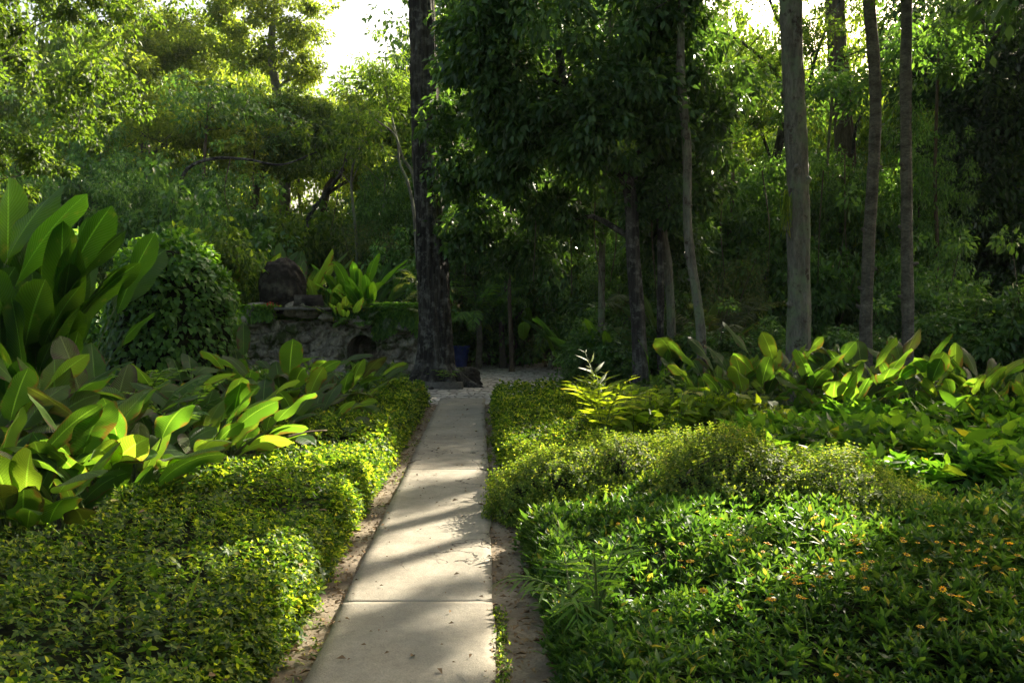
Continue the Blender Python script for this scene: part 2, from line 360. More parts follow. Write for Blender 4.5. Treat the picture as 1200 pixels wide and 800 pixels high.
def gloss_mat():
    m, N, L = new_mat('blue glaze'); out = nd(N, 'ShaderNodeOutputMaterial'); bs = nd(N, 'ShaderNodeBsdfPrincipled')
    tc = nd(N, 'ShaderNodeTexCoord'); n = nd(N, 'ShaderNodeTexNoise'); n.inputs['Scale'].default_value = 6; L.new(tc.outputs['Object'], n.inputs[0])
    r = ramp(N, [(.3, (.02,.04,.24)), (.7, (.05,.09,.45))]); L.new(n.outputs['Fac'], r.inputs[0]); L.new(r.outputs[0], bs.inputs['Base Color'])
    bs.inputs['Roughness'].default_value = .3; L.new(bs.outputs[0], out.inputs['Surface']); return m
M['blue'] = gloss_mat()

# ---------------------------------------------------------------- sunlight windows in the canopy
WIN = []      # (point, radius)
def win(px, py, z, r, n=1, px2=None, py2=None):
    for i in range(n):
        t = i/max(1, n-1)
        a = G(px+(0 if px2 is None else (px2-px)*t), py+(0 if py2 is None else (py2-py)*t), z)
        WIN.append((a, r))
def winw(px, Y, z, r, n=1, px2=None):
    for i in range(n):
        p = px+(0 if px2 is None else (px2-px)*i/max(1, n-1)); WIN.append((np.array([(p-600)/F*Y, Y, z]), r))
def carve(pos, rng):
    keep = np.ones(len(pos), bool)
    for p, r in WIN:
        d = pos-p; t = d@SUN; q = np.linalg.norm(d-t[:, None]*SUN, axis=1)
        keep &= ~((t > 0) & (q < r*rng.uniform(.75, 1.25, len(pos))))
    return keep
# lit places: path, hedge faces and tops, right-hand mounds, lime plants
win(460, 648, 0, .26, 4, 570, 605); win(425, 703, 0, .25, 4, 560, 655); win(350, 722, 0, .2)
win(520, 560, 0, .25); win(545, 500, 0, .28); win(545, 590, 0, .18)
win(270, 545, .45, .35, 3, 340, 525); win(350, 530, .45, .62, 5, 440, 508); win(432, 560, .35, .38); win(435, 535, .4, .35); win(420, 590, .2, .2); win(385, 632, .4, .32); win(372, 668, .3, .28)
win(300, 640, .45, .25)
win(600, 600, .3, .2); win(620, 545, .45, .35, 3, 740, 555); win(770, 545, .5, .3); winw(705, 7.9, .8, .35, 1); winw(705, 7.9, 1.15, .3, 1)
winw(285, 20, 2.4, .6, 6, 470); winw(400, 19.2, 1.8, .4, 3, 450); winw(190, 11.4, 2.9, .45); winw(620, 18, 1.2, .6); winw(690, 19, 3.2, .7); winw(930, 19, 2.6, .7, 2, 960); winw(760, 17, 1.0, .5); winw(860, 18, 2.0, .6); winw(1010, 18, 3.4, .6); winw(610, 6.6, .5, .3, 4, 750); winw(830, 6.6, .65, .3, 3, 930); winw(985, 6.4, .5, .25, 2, 1040); winw(735, 9.8, .7, .75, 5, 885); win(850, 580, .5, .3, 3, 960, 560); win(870, 655, .45, .22, 3, 960, 640)
winw(870, 10.6, 1.15, .55, 5, 1120); win(1000, 560, .6, .4)
winw(255, 7.5, .8, .5, 3, 315); winw(300, 9.4, .95, .6, 3, 380); winw(340, 11.4, .9, .5, 2, 410); winw(50, 5.7, 1.1, .42, 4, 225); win(640, 585, .5, .22, 3, 800, 615)
win(1090, 500, .7, .3); win(700, 620, .45, .25)

# ---------------------------------------------------------------- tree tools
def blob_leaves(mb, cen, rad, per, size, tpl, rng, droop=.4, carve_on=False, flat=.75, jit=.5, zmin=.15):
    """leaf clumps: cen (M,3), rad (M,)"""
    M_ = len(cen); idx = np.repeat(np.arange(M_), per); n = len(idx)
    d = rdir(n, rng); rr = rng.uniform(.25, 1, n)**.6
    pos = cen[idx]+d*(rad[idx]*rr)[:, None]*np.array([1, 1, flat])
    keep = pos[:, 2] > zmin
    if carve_on: keep &= carve(pos, rng)
    pos, d = pos[keep], d[keep]; n = len(pos)
    dr = unit(d*.55+rdir(n, rng)*jit+np.array([0, 0, -droop]))
    nr = unit(np.array([0, 0, .75])+d*.45+rdir(n, rng)*.95)
    scatter(mb, tpl, pos, frames(dr, nr), size*rng.uniform(.6, 1.3, n))
def crown_points(c, r, n, rng, hole=.35, seed=0, low=1.0, rag=.75):
    """clump centres through an ellipsoid, denser near its skin, thinned by noise"""
    out = []; c = np.asarray(c, float); r = np.asarray(r, float)
    while len(out) < n:
        d = rdir(n*3, rng); q = rng.uniform(.1, 1, n*3)**.5
        if low < 1: d[:, 2] = np.where(d[:, 2] < 0, d[:, 2]*low, d[:, 2])
        w = 1+rag*(fbm(d[:, 0]*2.6+seed, d[:, 2]*2.6+d[:, 1]*1.9, seed, 4)-.42)*2
        w = w*np.where(rng.random(n*3) < .2, 1.3, 1)
        p = c+d*(q*w)[:, None]*r
        sc_ = 2.2/max(.8, r.max())**.5
        k = vnoise(p[:, 0]*sc_*.8+p[:, 1]*.37, p[:, 2]*.9*sc_, seed+3) > hole
        out += list(p[k]); hole -= .02
    return np.array(out[:n])
def limbs(mb, top_pts, paths, rads, rng, n=10, seg=6, r0=.5):
    """boughs grown one after another, each from the best point of what has grown so far, out to a clump centre"""
    cp = np.concatenate(paths); cr = np.concatenate(rads); top0 = cp[:, 2].max()
    k = rng.choice(len(top_pts), min(n, len(top_pts)), replace=False)
    tg = top_pts[k]; dist = np.array([np.linalg.norm(cp-e, axis=1).min() for e in tg]); tg = tg[np.argsort(dist)]
    for e in tg:
        v = e-cp; hz = np.linalg.norm(v[:, :2], axis=1)
        cost = np.linalg.norm(v, axis=1)+1.3*np.clip(.45*hz-v[:, 2], 0, None)
        j = int(np.argmin(cost)); s = cp[j]; L_ = np.linalg.norm(e-s)
        if L_ < .15: continue
        m = (s+e)/2+rng.normal(size=3)*.13*L_+np.array([0, 0, .05*L_])
        m2 = s*.25+e*.75+rng.normal(size=3)*.08*L_
        pts = smooth_path([s, m, m2, e], 10); rr = float(np.clip(cr[j]*r0, .012, .03+.035*L_)); rd = np.linspace(rr, max(.006, rr*.3), 10)
        tube(mb, pts, rd, seg); cp = np.concatenate([cp, pts[2:]]); cr = np.concatenate([cr, rd[2:]])

def make_tree(label, base, pts, r0, r1, crown_c, crown_r, nblob, blob_r, per, leaf, tpl, mat, bark, droop=.4, seed=0,
              carve_on=False, hole=.35, nlimb=12, rough=.12, flare=1.5, name='tree', cat='tree', group=None, extra=None, boughs=(), rag=.75, stubs=0, ridge=0, seg=14, low=1.0, flat=.75, smoothp=26, crown_name='crown'):
    rng = np.random.default_rng(seed+100)
    t = thing(name, label, cat, (base[0], base[1], 0), group); o = org(t)
    tp = smooth_path(pts, smoothp)
    u = np.linspace(0, 1, len(tp)); rad = r0+(r1-r0)*u
    rad = rad*(1+(flare-1)*np.exp(-(tp[:, 2]-tp[0, 2])/(.9*r0*2.2)))
    mb = MB(); tube(mb, tp, rad, seg, rough, seed, ridge=ridge)
    cs = []
    for c, r in zip(np.atleast_2d(crown_c), np.atleast_2d(crown_r)):
        cs.append(crown_points(c, r, int(nblob/len(np.atleast_2d(crown_c))), rng, hole, seed, low, rag))
    cen = np.concatenate(cs)
    pa, ra = [tp[int(len(tp)*.3):]], [rad[int(len(tp)*.3):]]
    for bp, ba, bb in boughs:
        q = smooth_path(bp, 24); rr = np.linspace(ba, bb, 24); tube(mb, q, rr, 8, rough, seed+3); pa.append(q); ra.append(rr)
    if nlimb: limbs(mb, cen, pa, ra, rng, nlimb)
    for _ in range(stubs):
        j_ = rng.integers(int(len(tp)*.04), int(len(tp)*.6)); a_ = rng.uniform(0, 2*PI); dd = np.array([math.cos(a_), math.sin(a_), rng.uniform(.1, .8)])
        l_ = rad[j_]*rng.uniform(1.1, 1.9); tube(mb, [tp[j_]+dd*rad[j_]*.5, tp[j_]+dd*l_*.9, tp[j_]+dd*l_], [rad[j_]*.5, rad[j_]*.28, rad[j_]*.2], 8, .3, int(j_))
    mb.build('trunk', bark, t, True, o)
    mb = MB(); br = blob_r*rng.uniform(.45, 1.5, len(cen))
    blob_leaves(mb, cen, br, per, leaf, tpl, rng, droop, carve_on, flat)
    if extra: extra(mb, rng)
    mb.build(crown_name, mat, t, False, o)
    return t
def dup(root, loc, rotz, scale, label, group=None):
    r = root.copy(); C.objects.link(r); r.location = loc; r.rotation_euler = (0, 0, rotz); r.scale = scale
    r['label'] = label
    if group: r['group'] = group
    for ch in list(root.children):
        c = ch.copy(); C.objects.link(c); c.parent = r
    return r

exec_order = []
# ================================================================ SETTING
def edge_left(y):   # left edge of the path
    return -.89+(y-3.46)*(-.39/9.84)
def edge_right(y):
    return -.063+(y-3.46)*(-.437/11.1)
def verge_l(y): return edge_left(y)-.235-.05*(fbm(y*1.3, 0*y+2., 4)-.45)*2
def verge_r(y): return edge_right(y)+.335-.022*(np.clip(y, 3, 9)-3.4)*1.2+.06*(fbm(y*1.5, 0*y+8., 5)-.45)*2

def build_ground():
    mb = MB()
    s = 400; mb.add([[-s,-s,-.03],[s,-s,-.03],[s,s,-.03],[-s,s,-.03]], [np.array([[0,1,2,3]])])
    tag(mb.build('ground', M['earth']), kind='structure')
    # sandy verges either side of the path, finely uneven
    xs = np.linspace(-2.4, 1.4, 100); ys = np.linspace(-2, 15.5, 300)
    X, Y = np.meshgrid(xs, ys)
    Z = .006+.03*(fbm(X*3, Y*3, 1)-.5)+.012*(fbm(X*14, Y*14, 2)-.5)
    Z = Z-.02*sstep(0, .08, 0)
    n, m = X.shape; i = np.arange(n-1)[:, None]*m+np.arange(m-1)[None]
    mb = MB(); mb.add(np.stack([X, Y, Z], -1).reshape(-1, 3), [np.stack([i, i+1, i+m+1, i+m], -1).reshape(-1, 4)])
    tag(mb.build('verge', M['soil'], smooth=True), kind='structure')
    # path slabs with worn edges
    mb = MB(); rng = np.random.default_rng(3)
    y = -2.0; cuts = [-2.0]
    cuts = [-2.0, .9, 4.3, 8.0, 12.2, 14.9]
    for k in range(len(cuts)-1):
        y0, y1 = cuts[k]+.0004, cuts[k+1]-.0004
        if y1-y0 < .3: continue
        ny = int((y1-y0)/.04)+2; yy = np.linspace(y0, y1, ny); nx = 14
        sk = 0; zz = .035
        rows = []
        for yv in yy:
            l = edge_left(yv)+.02*(fbm(yv*3, 1., 6)-.45)+.008*(fbm(yv*17, 1., 7)-.45)
            r = edge_right(yv)+.05*(fbm(yv*2.2, 5., 8)-.45)+.014*(fbm(yv*14, 1., 9)-.45)
            e = min(yv-y0, y1-yv); pass
            x = l+(r-l)*np.linspace(0, 1, nx)
            z = zz+.010*(fbm(x*1.5, yv*1.5, 10)-.5)+.004*(fbm(x*9, yv*9, 11)-.5)
            x = np.concatenate([[x[0]-.004], x, [x[-1]+.004]]); z = np.concatenate([[-.06], z, [-.06]])
            z[1] -= .006; z[-2] -= .006
            rows.append(np.stack([x, np.full(nx+2, yv)+sk*(x-l), z], -1))
        V = np.array(rows); n, m = V.shape[:2]; i = np.arange(n-1)[:, None]*m+np.arange(m-1)[None]
        q = np.stack([i, i+1, i+m+1, i+m], -1).reshape(-1, 4)
        f0 = V[0].copy(); f0[:, 2] = -.06; f1 = V[-1].copy(); f1[:, 2] = -.06; b = n*m
        a = np.arange(m-1)
        qa = np.stack([b+a, b+a+1, a+1, a], -1); e = (n-1)*m
        qb = np.stack([e+a, e+a+1, b+m+a+1, b+m+a], -1)
        mb.add(np.concatenate([V.reshape(-1, 3), f0, f1]), [q, qa, qb])
    tag(mb.build('path', M['concrete']), kind='structure')
    # cobbled clearing beyond the path
    mb = MB(); pl = [G(505, 474), G(572, 474), G(625, 458), G(720, 446), G(720, 430), G(560, 422), G(520, 424), G(470, 440), G(480, 458)]
    V = np.array(pl); V[:, 2] = .012
    mb.add(V, [np.array([list(range(len(V)))])])
    tag(mb.build('cobbled_clearing', M['cobble']), kind='structure')
    # grit, crumbs and dead leaves lying on path and verges
    mb = MB(); n = 5200; y = rng.uniform(1.2, 3.74, n)**2; side = rng.random(n)
    x = np.where(side < .4, edge_left(y)-rng.uniform(-.02, .25, n), edge_right(y)+rng.uniform(-.05, .3, n))
    on = rng.random(n) < .05; x = np.where(on, edge_left(y)+rng.random(n)*(edge_right(y)-edge_left(y)), x)
    z = np.where(on, .042, .02)
    a = rng.uniform(0, 2*PI, n); d = np.stack([np.cos(a), np.sin(a), rng.normal(size=n)*.15], -1)
    nn = unit(np.array([0, 0, 1.])+rng.normal(size=(n, 3))*.25)
    scatter(mb, T_tri(.5, .1, .4), np.stack([x, y, z+.004], -1), frames(d, nn), rng.uniform(.007, .032, n)*rng.choice([1, 1, 1, 1.9], n))
    tag(mb.build('leaf_litter', M['dry']), 'small dry leaves and crumbs lying along the path edges', 'leaf litter', kind='stuff')
build_ground()
def weeds():
    rng = np.random.default_rng(44); n = 700; y = rng.uniform(1.6, 3.5, n)**2; c = vnoise(y*2.3, 0*y, 6) > .45; y = y[c]; n = len(y)
    x = edge_right(y)+rng.normal(size=n)*.02+.02; l = rng.random(n) < .2; x[l] = edge_left(y[l])-.05+rng.normal(size=l.sum())*.03
    mb = MB(); scatter(mb, sprig(T_six(.3, .25, .3), 5, 2, 5, 55, seed=5), np.stack([x, y, np.full(n, .012)], -1), up_frames(n, .3, rng), rng.uniform(.015, .04, n))
    tag(mb.build('weeds', bpy.data.materials['hedge leaves']), 'small weeds growing in the crack along the path edge', 'weeds', kind='stuff')
weeds()

# ================================================================ LOW BEDS
def thin(y, near=4.0, p=1.25):
    return np.clip((near/np.maximum(y, .1))**p, .03, 1)
def bed(name, label, mat, tpls, xr, yr, hfun, inside, dens, size, tilt=.35, seed=0, cat='ground cover', near=4.0, edges=(), depth=.16, underh=.62, cap=2.2):
    rng = np.random.default_rng(seed)
    t = thing(name, label, cat, (sum(xr)/2, sum(yr)/2, 0)); t['kind'] = 'stuff'; o = org(t)
    area = (xr[1]-xr[0])*(yr[1]-yr[0]); n = int(area*dens)
    x = rng.uniform(*xr, n); y = rng.uniform(*yr, n)
    p = thin(np.hypot(x, y), near)
    k = (rng.random(n) < p) & inside(x, y); x, y, p = x[k], y[k], p[k]
    h = hfun(x, y)
    z = h-depth*rng.random(len(x))**1.6
    big = np.minimum(p**-.5, cap)
    # extra leaves on the upright faces along given edge lines: (xfun, y0, y1, sign)
    for fx, y0, y1, sg in edges:
        m = int((y1-y0)*dens*1.1); ye = rng.uniform(y0, y1, m); pe = thin(ye, near); ke = rng.random(m) < pe; ye, pe = ye[ke], pe[ke]
        f = rng.random(len(ye)); prof = np.sqrt(np.clip(1-f**3, 0, 1))
        he = hfun(fx(ye)+sg*.2, ye)
        xe = fx(ye)+sg*(.17*(1-prof)-.03+rng.normal(size=len(ye))*.03); ze = np.maximum(f*he, .02)
        x, y, z, big = np.concatenate([x, xe]), np.concatenate([y, ye]), np.concatenate([z, ze]), np.concatenate([big, np.minimum(pe**-.5, cap)])
    mb = MB(); m = len(x); Fm = up_frames(m, tilt, rng); w = rng.integers(0, len(tpls), m)
    for i, tp in enumerate(tpls):
        s = w == i; scatter(mb, tp, np.stack([x, y, z], -1)[s], Fm[s], (size*big*rng.uniform(.55, 1.3, m)*np.where(rng.random(m) < .05, 1.5, 1))[s])
    mb.build('leaves', mat, t, False, o)
    k = rng.random(m) < .004; q = np.stack([x, y, z+.03], -1)[k]; kk = len(q); a = rng.uniform(0, 2*PI, kk)
    mb = MB(); scatter(mb, T_six(.45, .3, .5), q, frames(np.stack([np.cos(a), np.sin(a), rng.normal(size=kk)*.2], -1), unit(np.array([0, 0, 1.])+rng.normal(size=(kk, 3))*.3)), rng.uniform(.025, .07, kk))
    if kk: mb.build('dead_leaves', M['dry'], t, False, o)['label'] = 'brown dead leaves resting on the green ones'
    # dark sheet below the leaves, standing in for the shade between them
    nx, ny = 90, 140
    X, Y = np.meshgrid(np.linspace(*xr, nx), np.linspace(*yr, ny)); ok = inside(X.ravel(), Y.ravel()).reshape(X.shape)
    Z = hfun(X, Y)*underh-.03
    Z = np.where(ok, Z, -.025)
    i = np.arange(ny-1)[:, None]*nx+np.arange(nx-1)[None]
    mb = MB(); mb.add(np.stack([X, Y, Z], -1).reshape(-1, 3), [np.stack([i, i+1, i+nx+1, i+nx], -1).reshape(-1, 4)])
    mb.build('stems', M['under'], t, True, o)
    return t

Lz = T_six(.34, .22, .3)
Lo = T_six(.55, .2, .25, .3, .68)
Ls = T_tri(.5, .12, .12)
SP_long = [sprig(Lz, 4, 2, 25, 62, seed=s, height=.35) for s in range(4)]
SP_small = [sprig(Lo, 4, 2, 5, 50, seed=s+9, height=.55) for s in range(4)]
SP_oval = [sprig(T_tri(.55, .1, .15), 4, 3, 0, 60, seed=s+19, height=1.2) for s in range(4)]
SP_broad = [sprig(T_six(.5, .35, .3, .3, .62), 3, 2, 15, 55, seed=s+29, height=.3) for s in range(4)]

def h_left(x, y):
    h = .43+.10*(fbm(x*1.2, y*1.0, 21)-.45)*2+.05*(fbm(x*4, y*4, 22)-.45)*2
    e = verge_l(y)-x
    h = h*(.55+.45*np.sqrt(np.clip(e/.16, 0, 1)))
    # a dip between the front mound and the clipped part behind it
    h = h-.13*np.exp(-((y-5.35-.25*(x+1))/.22)**2)*sstep(1.6, .2, e)
    h = h-.10*np.exp(-((y-7.6)/.3)**2)*sstep(1.0, .2, e)
    return np.maximum(h, .03)
def in_left(x, y): return (x < verge_l(y)) & (y < 13.9-.4*(x+1.3)**2) & ((x > -2.35+.25*np.sin(y*2.1)) | (y < 4.55+.2*np.sin(x*3)))
bed('ground_cover', 'low clipped mass of small bright green leaves left of the path', M['hedge'], SP_small, (-7, -.9), (1.6, 15.2),
    h_left, in_left, 820, .034, seed=1, edges=[(verge_l, 1.8, 13.8, -1)], near=4.2)

mounds = [(G(890, 610)[0], 6.5, .55, .34, .62), (G(1015, 620)[0], 6.1, .55, .22, .5), (G(668, 590)[0], 6.7, .55, .1, .5), (G(735, 590)[0]+.1, 6.9, .4, .12, .5)]
def h_right(x, y):
    h = .34+.17*(fbm(x*1.1+3, y*1.1, 31)-.45)*2+.05*(fbm(x*3.5, y*3.5, 32)-.45)*2
    e = x-verge_r(y)
    h = h*(.5+.5*np.sqrt(np.clip(e/.2, 0, 1)))
    h = h-.12*np.exp(-((y-5.7+.15*x)/.18)**2)*sstep(1.8, .3, e)
    h = h-.14*np.exp(-((y-7.6)/.25)**2)*sstep(2.2, .3, e)
    return np.maximum(h, .03)
YSPLIT = lambda x: 5.55+.12*x+.15*np.sin(x*1.7)
YSPL2 = lambda x: 7.7-.05*x
bed('ground_cover', 'ground cover of long pointed leaves filling the near right bed', M['cover'], SP_long, (-.1, 6.5), (1.5, 6.6),
    h_right, lambda x, y: (x > verge_r(y)) & (y < YSPLIT(x)) , 900, .06, seed=2, edges=[(verge_r, 1.8, 5.4, 1)], near=3.2, tilt=.3)
bed('ground_cover', 'fine pale leaved low hedge right of the path behind the long leaved cover', M['box'], SP_oval, (-.3, 3.0), (5.3, 8.1),
    lambda x, y: h_right(x, y)+.1*(fbm(x*2, y*2, 44)-.4), lambda x, y: (x > verge_r(y)) & (y > YSPLIT(x)) & (y < YSPL2(x)) & (x < 2.6+.3*np.sin(y*3)), 1500, .026, seed=3, edges=[(verge_r, 5.6, 7.6, 1)], near=5.5)
bed('ground_cover', 'even green low hedge along the far right side of the path', M['hedge'], SP_small, (-.6, 3.6), (7.5, 16.2),
    h_right, lambda x, y: (x > verge_r(y)) & (y > YSPL2(x)) & (x < 1.6+.19*(y-7.5)) & (y < 13.6+.3*np.sin(x*2)), 700, .034, seed=4, edges=[(verge_r, 7.8, 13.5, 1)], near=5)
def h_broad(x, y): return .42+.16*(fbm(x*1.2+7, y*1.2, 51)-.45)*2+.08*(fbm(x*3, y*3, 52)-.45)
bed('ground_cover', 'dense broad dark green leaves filling the right side bed', M['broad'], SP_broad, (2.0, 10.5), (6.0, 12.5),
    h_broad, lambda x, y: (x > 2.1+.16*(y-6.5)) & (y > YSPLIT(x)+.15) & (y < 10.2), 200, .15, seed=5, near=6.5, depth=.25, cap=1.5)

def mound(label, c, r, h, seed, mat=None, tpl=None, dens=1400, size=.026):
    """a small rounded shrub covered in tiny leaves"""
    rng = np.random.default_rng(seed)
    t = thing('shrub', label, 'shrub', (c[0], c[1], 0)); o = org(t)
    n = int(dens*r*r*6); d = rdir(n, rng); d[:, 2] = abs(d[:, 2])
    w = 1+.22*(fbm(d[:, 0]*3+seed, d[:, 1]*3+d[:, 2]*2, seed)-.45)*2
    q = rng.uniform(.8, 1.04, n)
    p = np.array([c[0], c[1], .0])+d*(w*q)[:, None]*np.array([r, r, h])
    mb = MB(); tps = tpl or SP_oval; ax = unit(d+np.array([0, 0, .7])+rng.normal(size=(n, 3))*.25)
    a = rng.normal(size=(n, 3)); x = unit(np.cross(a, ax)); y = np.cross(ax, x); Fm = np.stack([x, y, ax], -1)
    wch = rng.integers(0, len(tps), n)
    for i, tp in enumerate(tps):
        s = wch == i; scatter(mb, tp, p[s], Fm[s], size*rng.uniform(.7, 1.4, s.sum()))
    mb.build('foliage', mat or M['box'], t, False, o)
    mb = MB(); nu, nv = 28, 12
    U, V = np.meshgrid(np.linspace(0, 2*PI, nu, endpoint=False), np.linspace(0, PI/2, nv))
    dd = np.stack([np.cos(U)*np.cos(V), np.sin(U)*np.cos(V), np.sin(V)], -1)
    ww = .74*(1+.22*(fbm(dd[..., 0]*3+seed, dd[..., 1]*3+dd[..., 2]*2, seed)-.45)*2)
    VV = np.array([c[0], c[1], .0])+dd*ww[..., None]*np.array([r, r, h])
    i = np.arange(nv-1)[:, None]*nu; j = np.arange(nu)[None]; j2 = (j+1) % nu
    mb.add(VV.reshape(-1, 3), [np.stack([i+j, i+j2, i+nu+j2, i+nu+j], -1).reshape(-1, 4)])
    mb.build('stems', M['under'], t, True, o)  # dark dome inside the leaves, standing in for the shade within
    return t
mound('largest rounded small leaved shrub in the middle of the right bed', G(885, 640, .1)[:2]+np.array([0, .6]), .7, .76, 61)
mound('small leaved shrub right of the largest rounded one in the right bed', G(1010, 640, .1)[:2]+np.array([0, .5]), .74, .6, 62)
mound('pale small leaved shrub beside the path edge just below the young palm', G(655, 610, .1)[:2]+np.array([0, .55]), .55, .54, 63)
mound('small leaved shrub just in front of the young palm', G(735, 605, .1)[:2]+np.array([0, .6]), .55, .6, 64)
mound('low pale shrub between the young palm shrubs and the largest rounded shrub', G(805, 600, .1)[:2]+np.array([0, .55]), .52, .58, 65)

# flowers standing above the near right bed
def flowers():
    rng = np.random.default_rng(12)
    proto = None; petal = T_tri(.45, .05, .1)
    spots = []
    cl = [(905,690,28,9),(940,678,22,9),(1080,625,40,12),(1095,690,35,8),(985,680,30,7),(1150,640,45,10),(870,620,30,5),(1035,640,60,14),(1180,660,20,5),(900,655,60,8),(780,715,10,1),(1085,740,6,1),(995,785,6,1),(1140,700,40,6),(850,640,50,5),(960,620,50,8)]
    for cx, cy, s, n in cl:
        for _ in range(n): spots.append((cx+rng.normal()*s*1.5, cy+rng.normal()*s*.42))
    for px, py in spots:
        if px < 640 or px > 1198 or py < 596: continue
        z = .47+rng.uniform(-.02, .08); p = G(px, py, z)
        if proto is None:
            proto = thing('flower', 'small orange daisy like flower above the leaves of the right bed', 'flower', p, 'orange flowers in the right bed'); o = np.zeros(3)
            mb = MB(); k = 9; a = np.arange(k)*2*PI/k
            d = np.stack([np.cos(a), np.sin(a), np.full(k, .12)], -1)
            scatter(mb, petal, d*.004, frames(d, np.tile([0, 0, 1.], (k, 1))), .017)
            mb.build('petals', M['orange'], proto)
            mb = MB(); tube(mb, [[0, 0, -.002], [0, 0, .004], [0, 0, .008]], [.006, .007, .003], 8); mb.build('flower_centre', M['flower_eye'], proto)
            mb = MB(); tube(mb, [[0, .004, -.16], [.003, 0, -.08], [0, 0, 0]], [.0016, .0014, .0012], 5); mb.build('stem', M['stem'], proto)
            q = proto
        else:
            q = dup(proto, tuple(p), 0, (1, 1, 1), proto['label'], proto['group'])
        q.rotation_euler = (rng.normal()*.25, rng.normal()*.25, rng.uniform(0, 6)); s = rng.uniform(.5, 1.05); q.scale = (s, s, s)
flowers()

# ================================================================ PADDLE-LEAVED PLANTS
def blade(mb, st, base, az, el, pet, L, W, bend, fold, twist, rng, nu=6, nv=12, stem_r=.008):
    """one stalked leaf: an arching stalk, then a blade along the same curve"""
    n1 = 8; tot = pet+L; s = np.linspace(0, 1, n1+nv); pos = [np.array(base, float)]; dirs = []
    e = el; k = len(s)-1
    for i in range(k):
        e_ = el-bend*(s[i]**1.7)
        d = np.array([math.cos(az)*math.cos(e_), math.sin(az)*math.cos(e_), math.sin(e_)]); dirs.append(d)
        pos.append(pos[-1]+d*tot/k)
    dirs.append(dirs[-1]); pos = np.array(pos); dirs = np.array(dirs)
    cut = int(k*pet/tot); pts = pos[:cut+1]
    if len(pts) > 2: tube(st, pts, np.linspace(stem_r, stem_r*.55, len(pts)), 5)
    B = smooth_path(pos[cut:], nv); D = unit(np.gradient(B, axis=0))
    side0 = np.array([-math.sin(az), math.cos(az), 0.]); v = np.linspace(0, 1, nv)
    wid = W*np.clip(4*v**.85*(1-v**1.6), 0, 3)**.55*.74; wid[0] = W*.04; wid[-1] = .002
    ph = rng.uniform(0, 6); wav = rng.uniform(.03, .12)
    V = []; U = []
    for i in range(nv):
        d = D[i]; sd = side0-d*np.dot(side0, d); sd /= np.linalg.norm(sd); nn = np.cross(sd, d)
        if nn[2] < 0 and False: nn = -nn
        tw = twist*v[i]; sd2 = sd*math.cos(tw)+nn*math.sin(tw); nn2 = np.cross(sd2, d)
        for j in range(nu+1):
            u = j/nu*2-1
            V.append(B[i]+sd2*u*wid[i]/2+nn2*(-1)*(-fold*abs(u)**1.3*wid[i]/2)+nn2*wav*wid[i]*math.sin(ph+v[i]*9+u*2)*abs(u))
            U.append(((u+1)/2, v[i]))
    m = nu+1; i = np.arange(nv-1)[:, None]*m+np.arange(nu)[None]
    mb.add(V, [np.stack([i, i+1, i+m+1, i+m], -1).reshape(-1, 4)], U)
def paddle_plant(label, c, n, pet, L, W, seed, mat='paddle', spread=.22, el=(48, 82), bend=(.5, 1.3), fold=.35, old=2, name='broad_leaved_plant', cat='plant', group=None, az=None, nu=6, nv=12, z0=0):
    rng = np.random.default_rng(seed)
    t = thing(name, label, cat, (c[0], c[1], z0), group); o = org(t)
    lv, st, od, wn = MB(), MB(), MB(), MB()
    for k in range(n):
        a = rng.uniform(0, 2*PI) if az is None else rng.normal(az[0], az[1])
        r = spread*math.sqrt(rng.random()); b = (c[0]+r*math.cos(a), c[1]+r*math.sin(a), z0)
        isold = k < old
        e = math.radians(rng.uniform(*el)) if not isold else math.radians(rng.uniform(25, 50))
        s = rng.uniform(.65, 1.15)
        blade(od if isold else (wn if (mat == 'paddle' and old and k % 9 == 5) else lv), st, b, a, e, pet*s*rng.uniform(.7, 1.2), L*s, W*s*rng.uniform(.8, 1.15),
              rng.uniform(*bend)*(1.5 if isold else 1), fold*rng.uniform(.5, 1.3), rng.normal()*.6, rng, nu, nv)
    lv.build('leaves', M[mat], t, True, o); st.build('stalks', M['stem'], t, True, o)
    if wn.n: w = wn.build('worn_leaves', M['paddle_worn'], t, True, o); w['label'] = 'leaves with browned edges'
    if old: w = od.build('withered_leaves', M['paddle_old'], t, True, o); w['label'] = 'yellow and brown withered leaves'
    return t
PG = 'broad leaved plants in the left bed'
front = [  # px, base Y, n, pet, L, W, label
 (20, 4.9, 20, .5, .52, .26, 'broad leaved plant nearest the camera at the bottom of the left edge clump'),
 (-50, 5.4, 20, .7, .6, .3, 'broad leaved plant cut by the left edge beneath the tall dark leaf clump'),
 (60, 5.8, 22, .72, .6, .32, 'broad leaved plant with upright rounded leaves in the left bed'),
 (150, 5.9, 22, .68, .55, .3, 'broad leaved plant with rounded grey green leaves beside the upright one'),
 (110, 5.2, 18, .42, .6, .22, 'low broad leaved plant spilling long leaves over the left ground cover'),
 (205, 6.5, 22, .62, .55, .26, 'broad leaved plant with long arching leaves below the vine covered mound'),
 (-20, 6.4, 20, .8, .6, .3, 'broad leaved plant at the foot of the tall dark leaf clump'),
 (115, 7.0, 20, .8, .55, .3, 'broad leaved plant between the vine covered mound and the near left clump'),
]
for i, (px, Y, n, pet, L_, W_, lb) in enumerate(front):
    x = (px-600)/F*Y; paddle_plant(lb, (x, Y), n+10, pet*1.05, L_*.84, W_*.86, 200+i, group=PG, old=2 if i != 0 else 1, nu=8, nv=16, spread=.28, el=(58, 88), bend=(.6, 1.8), fold=.22)
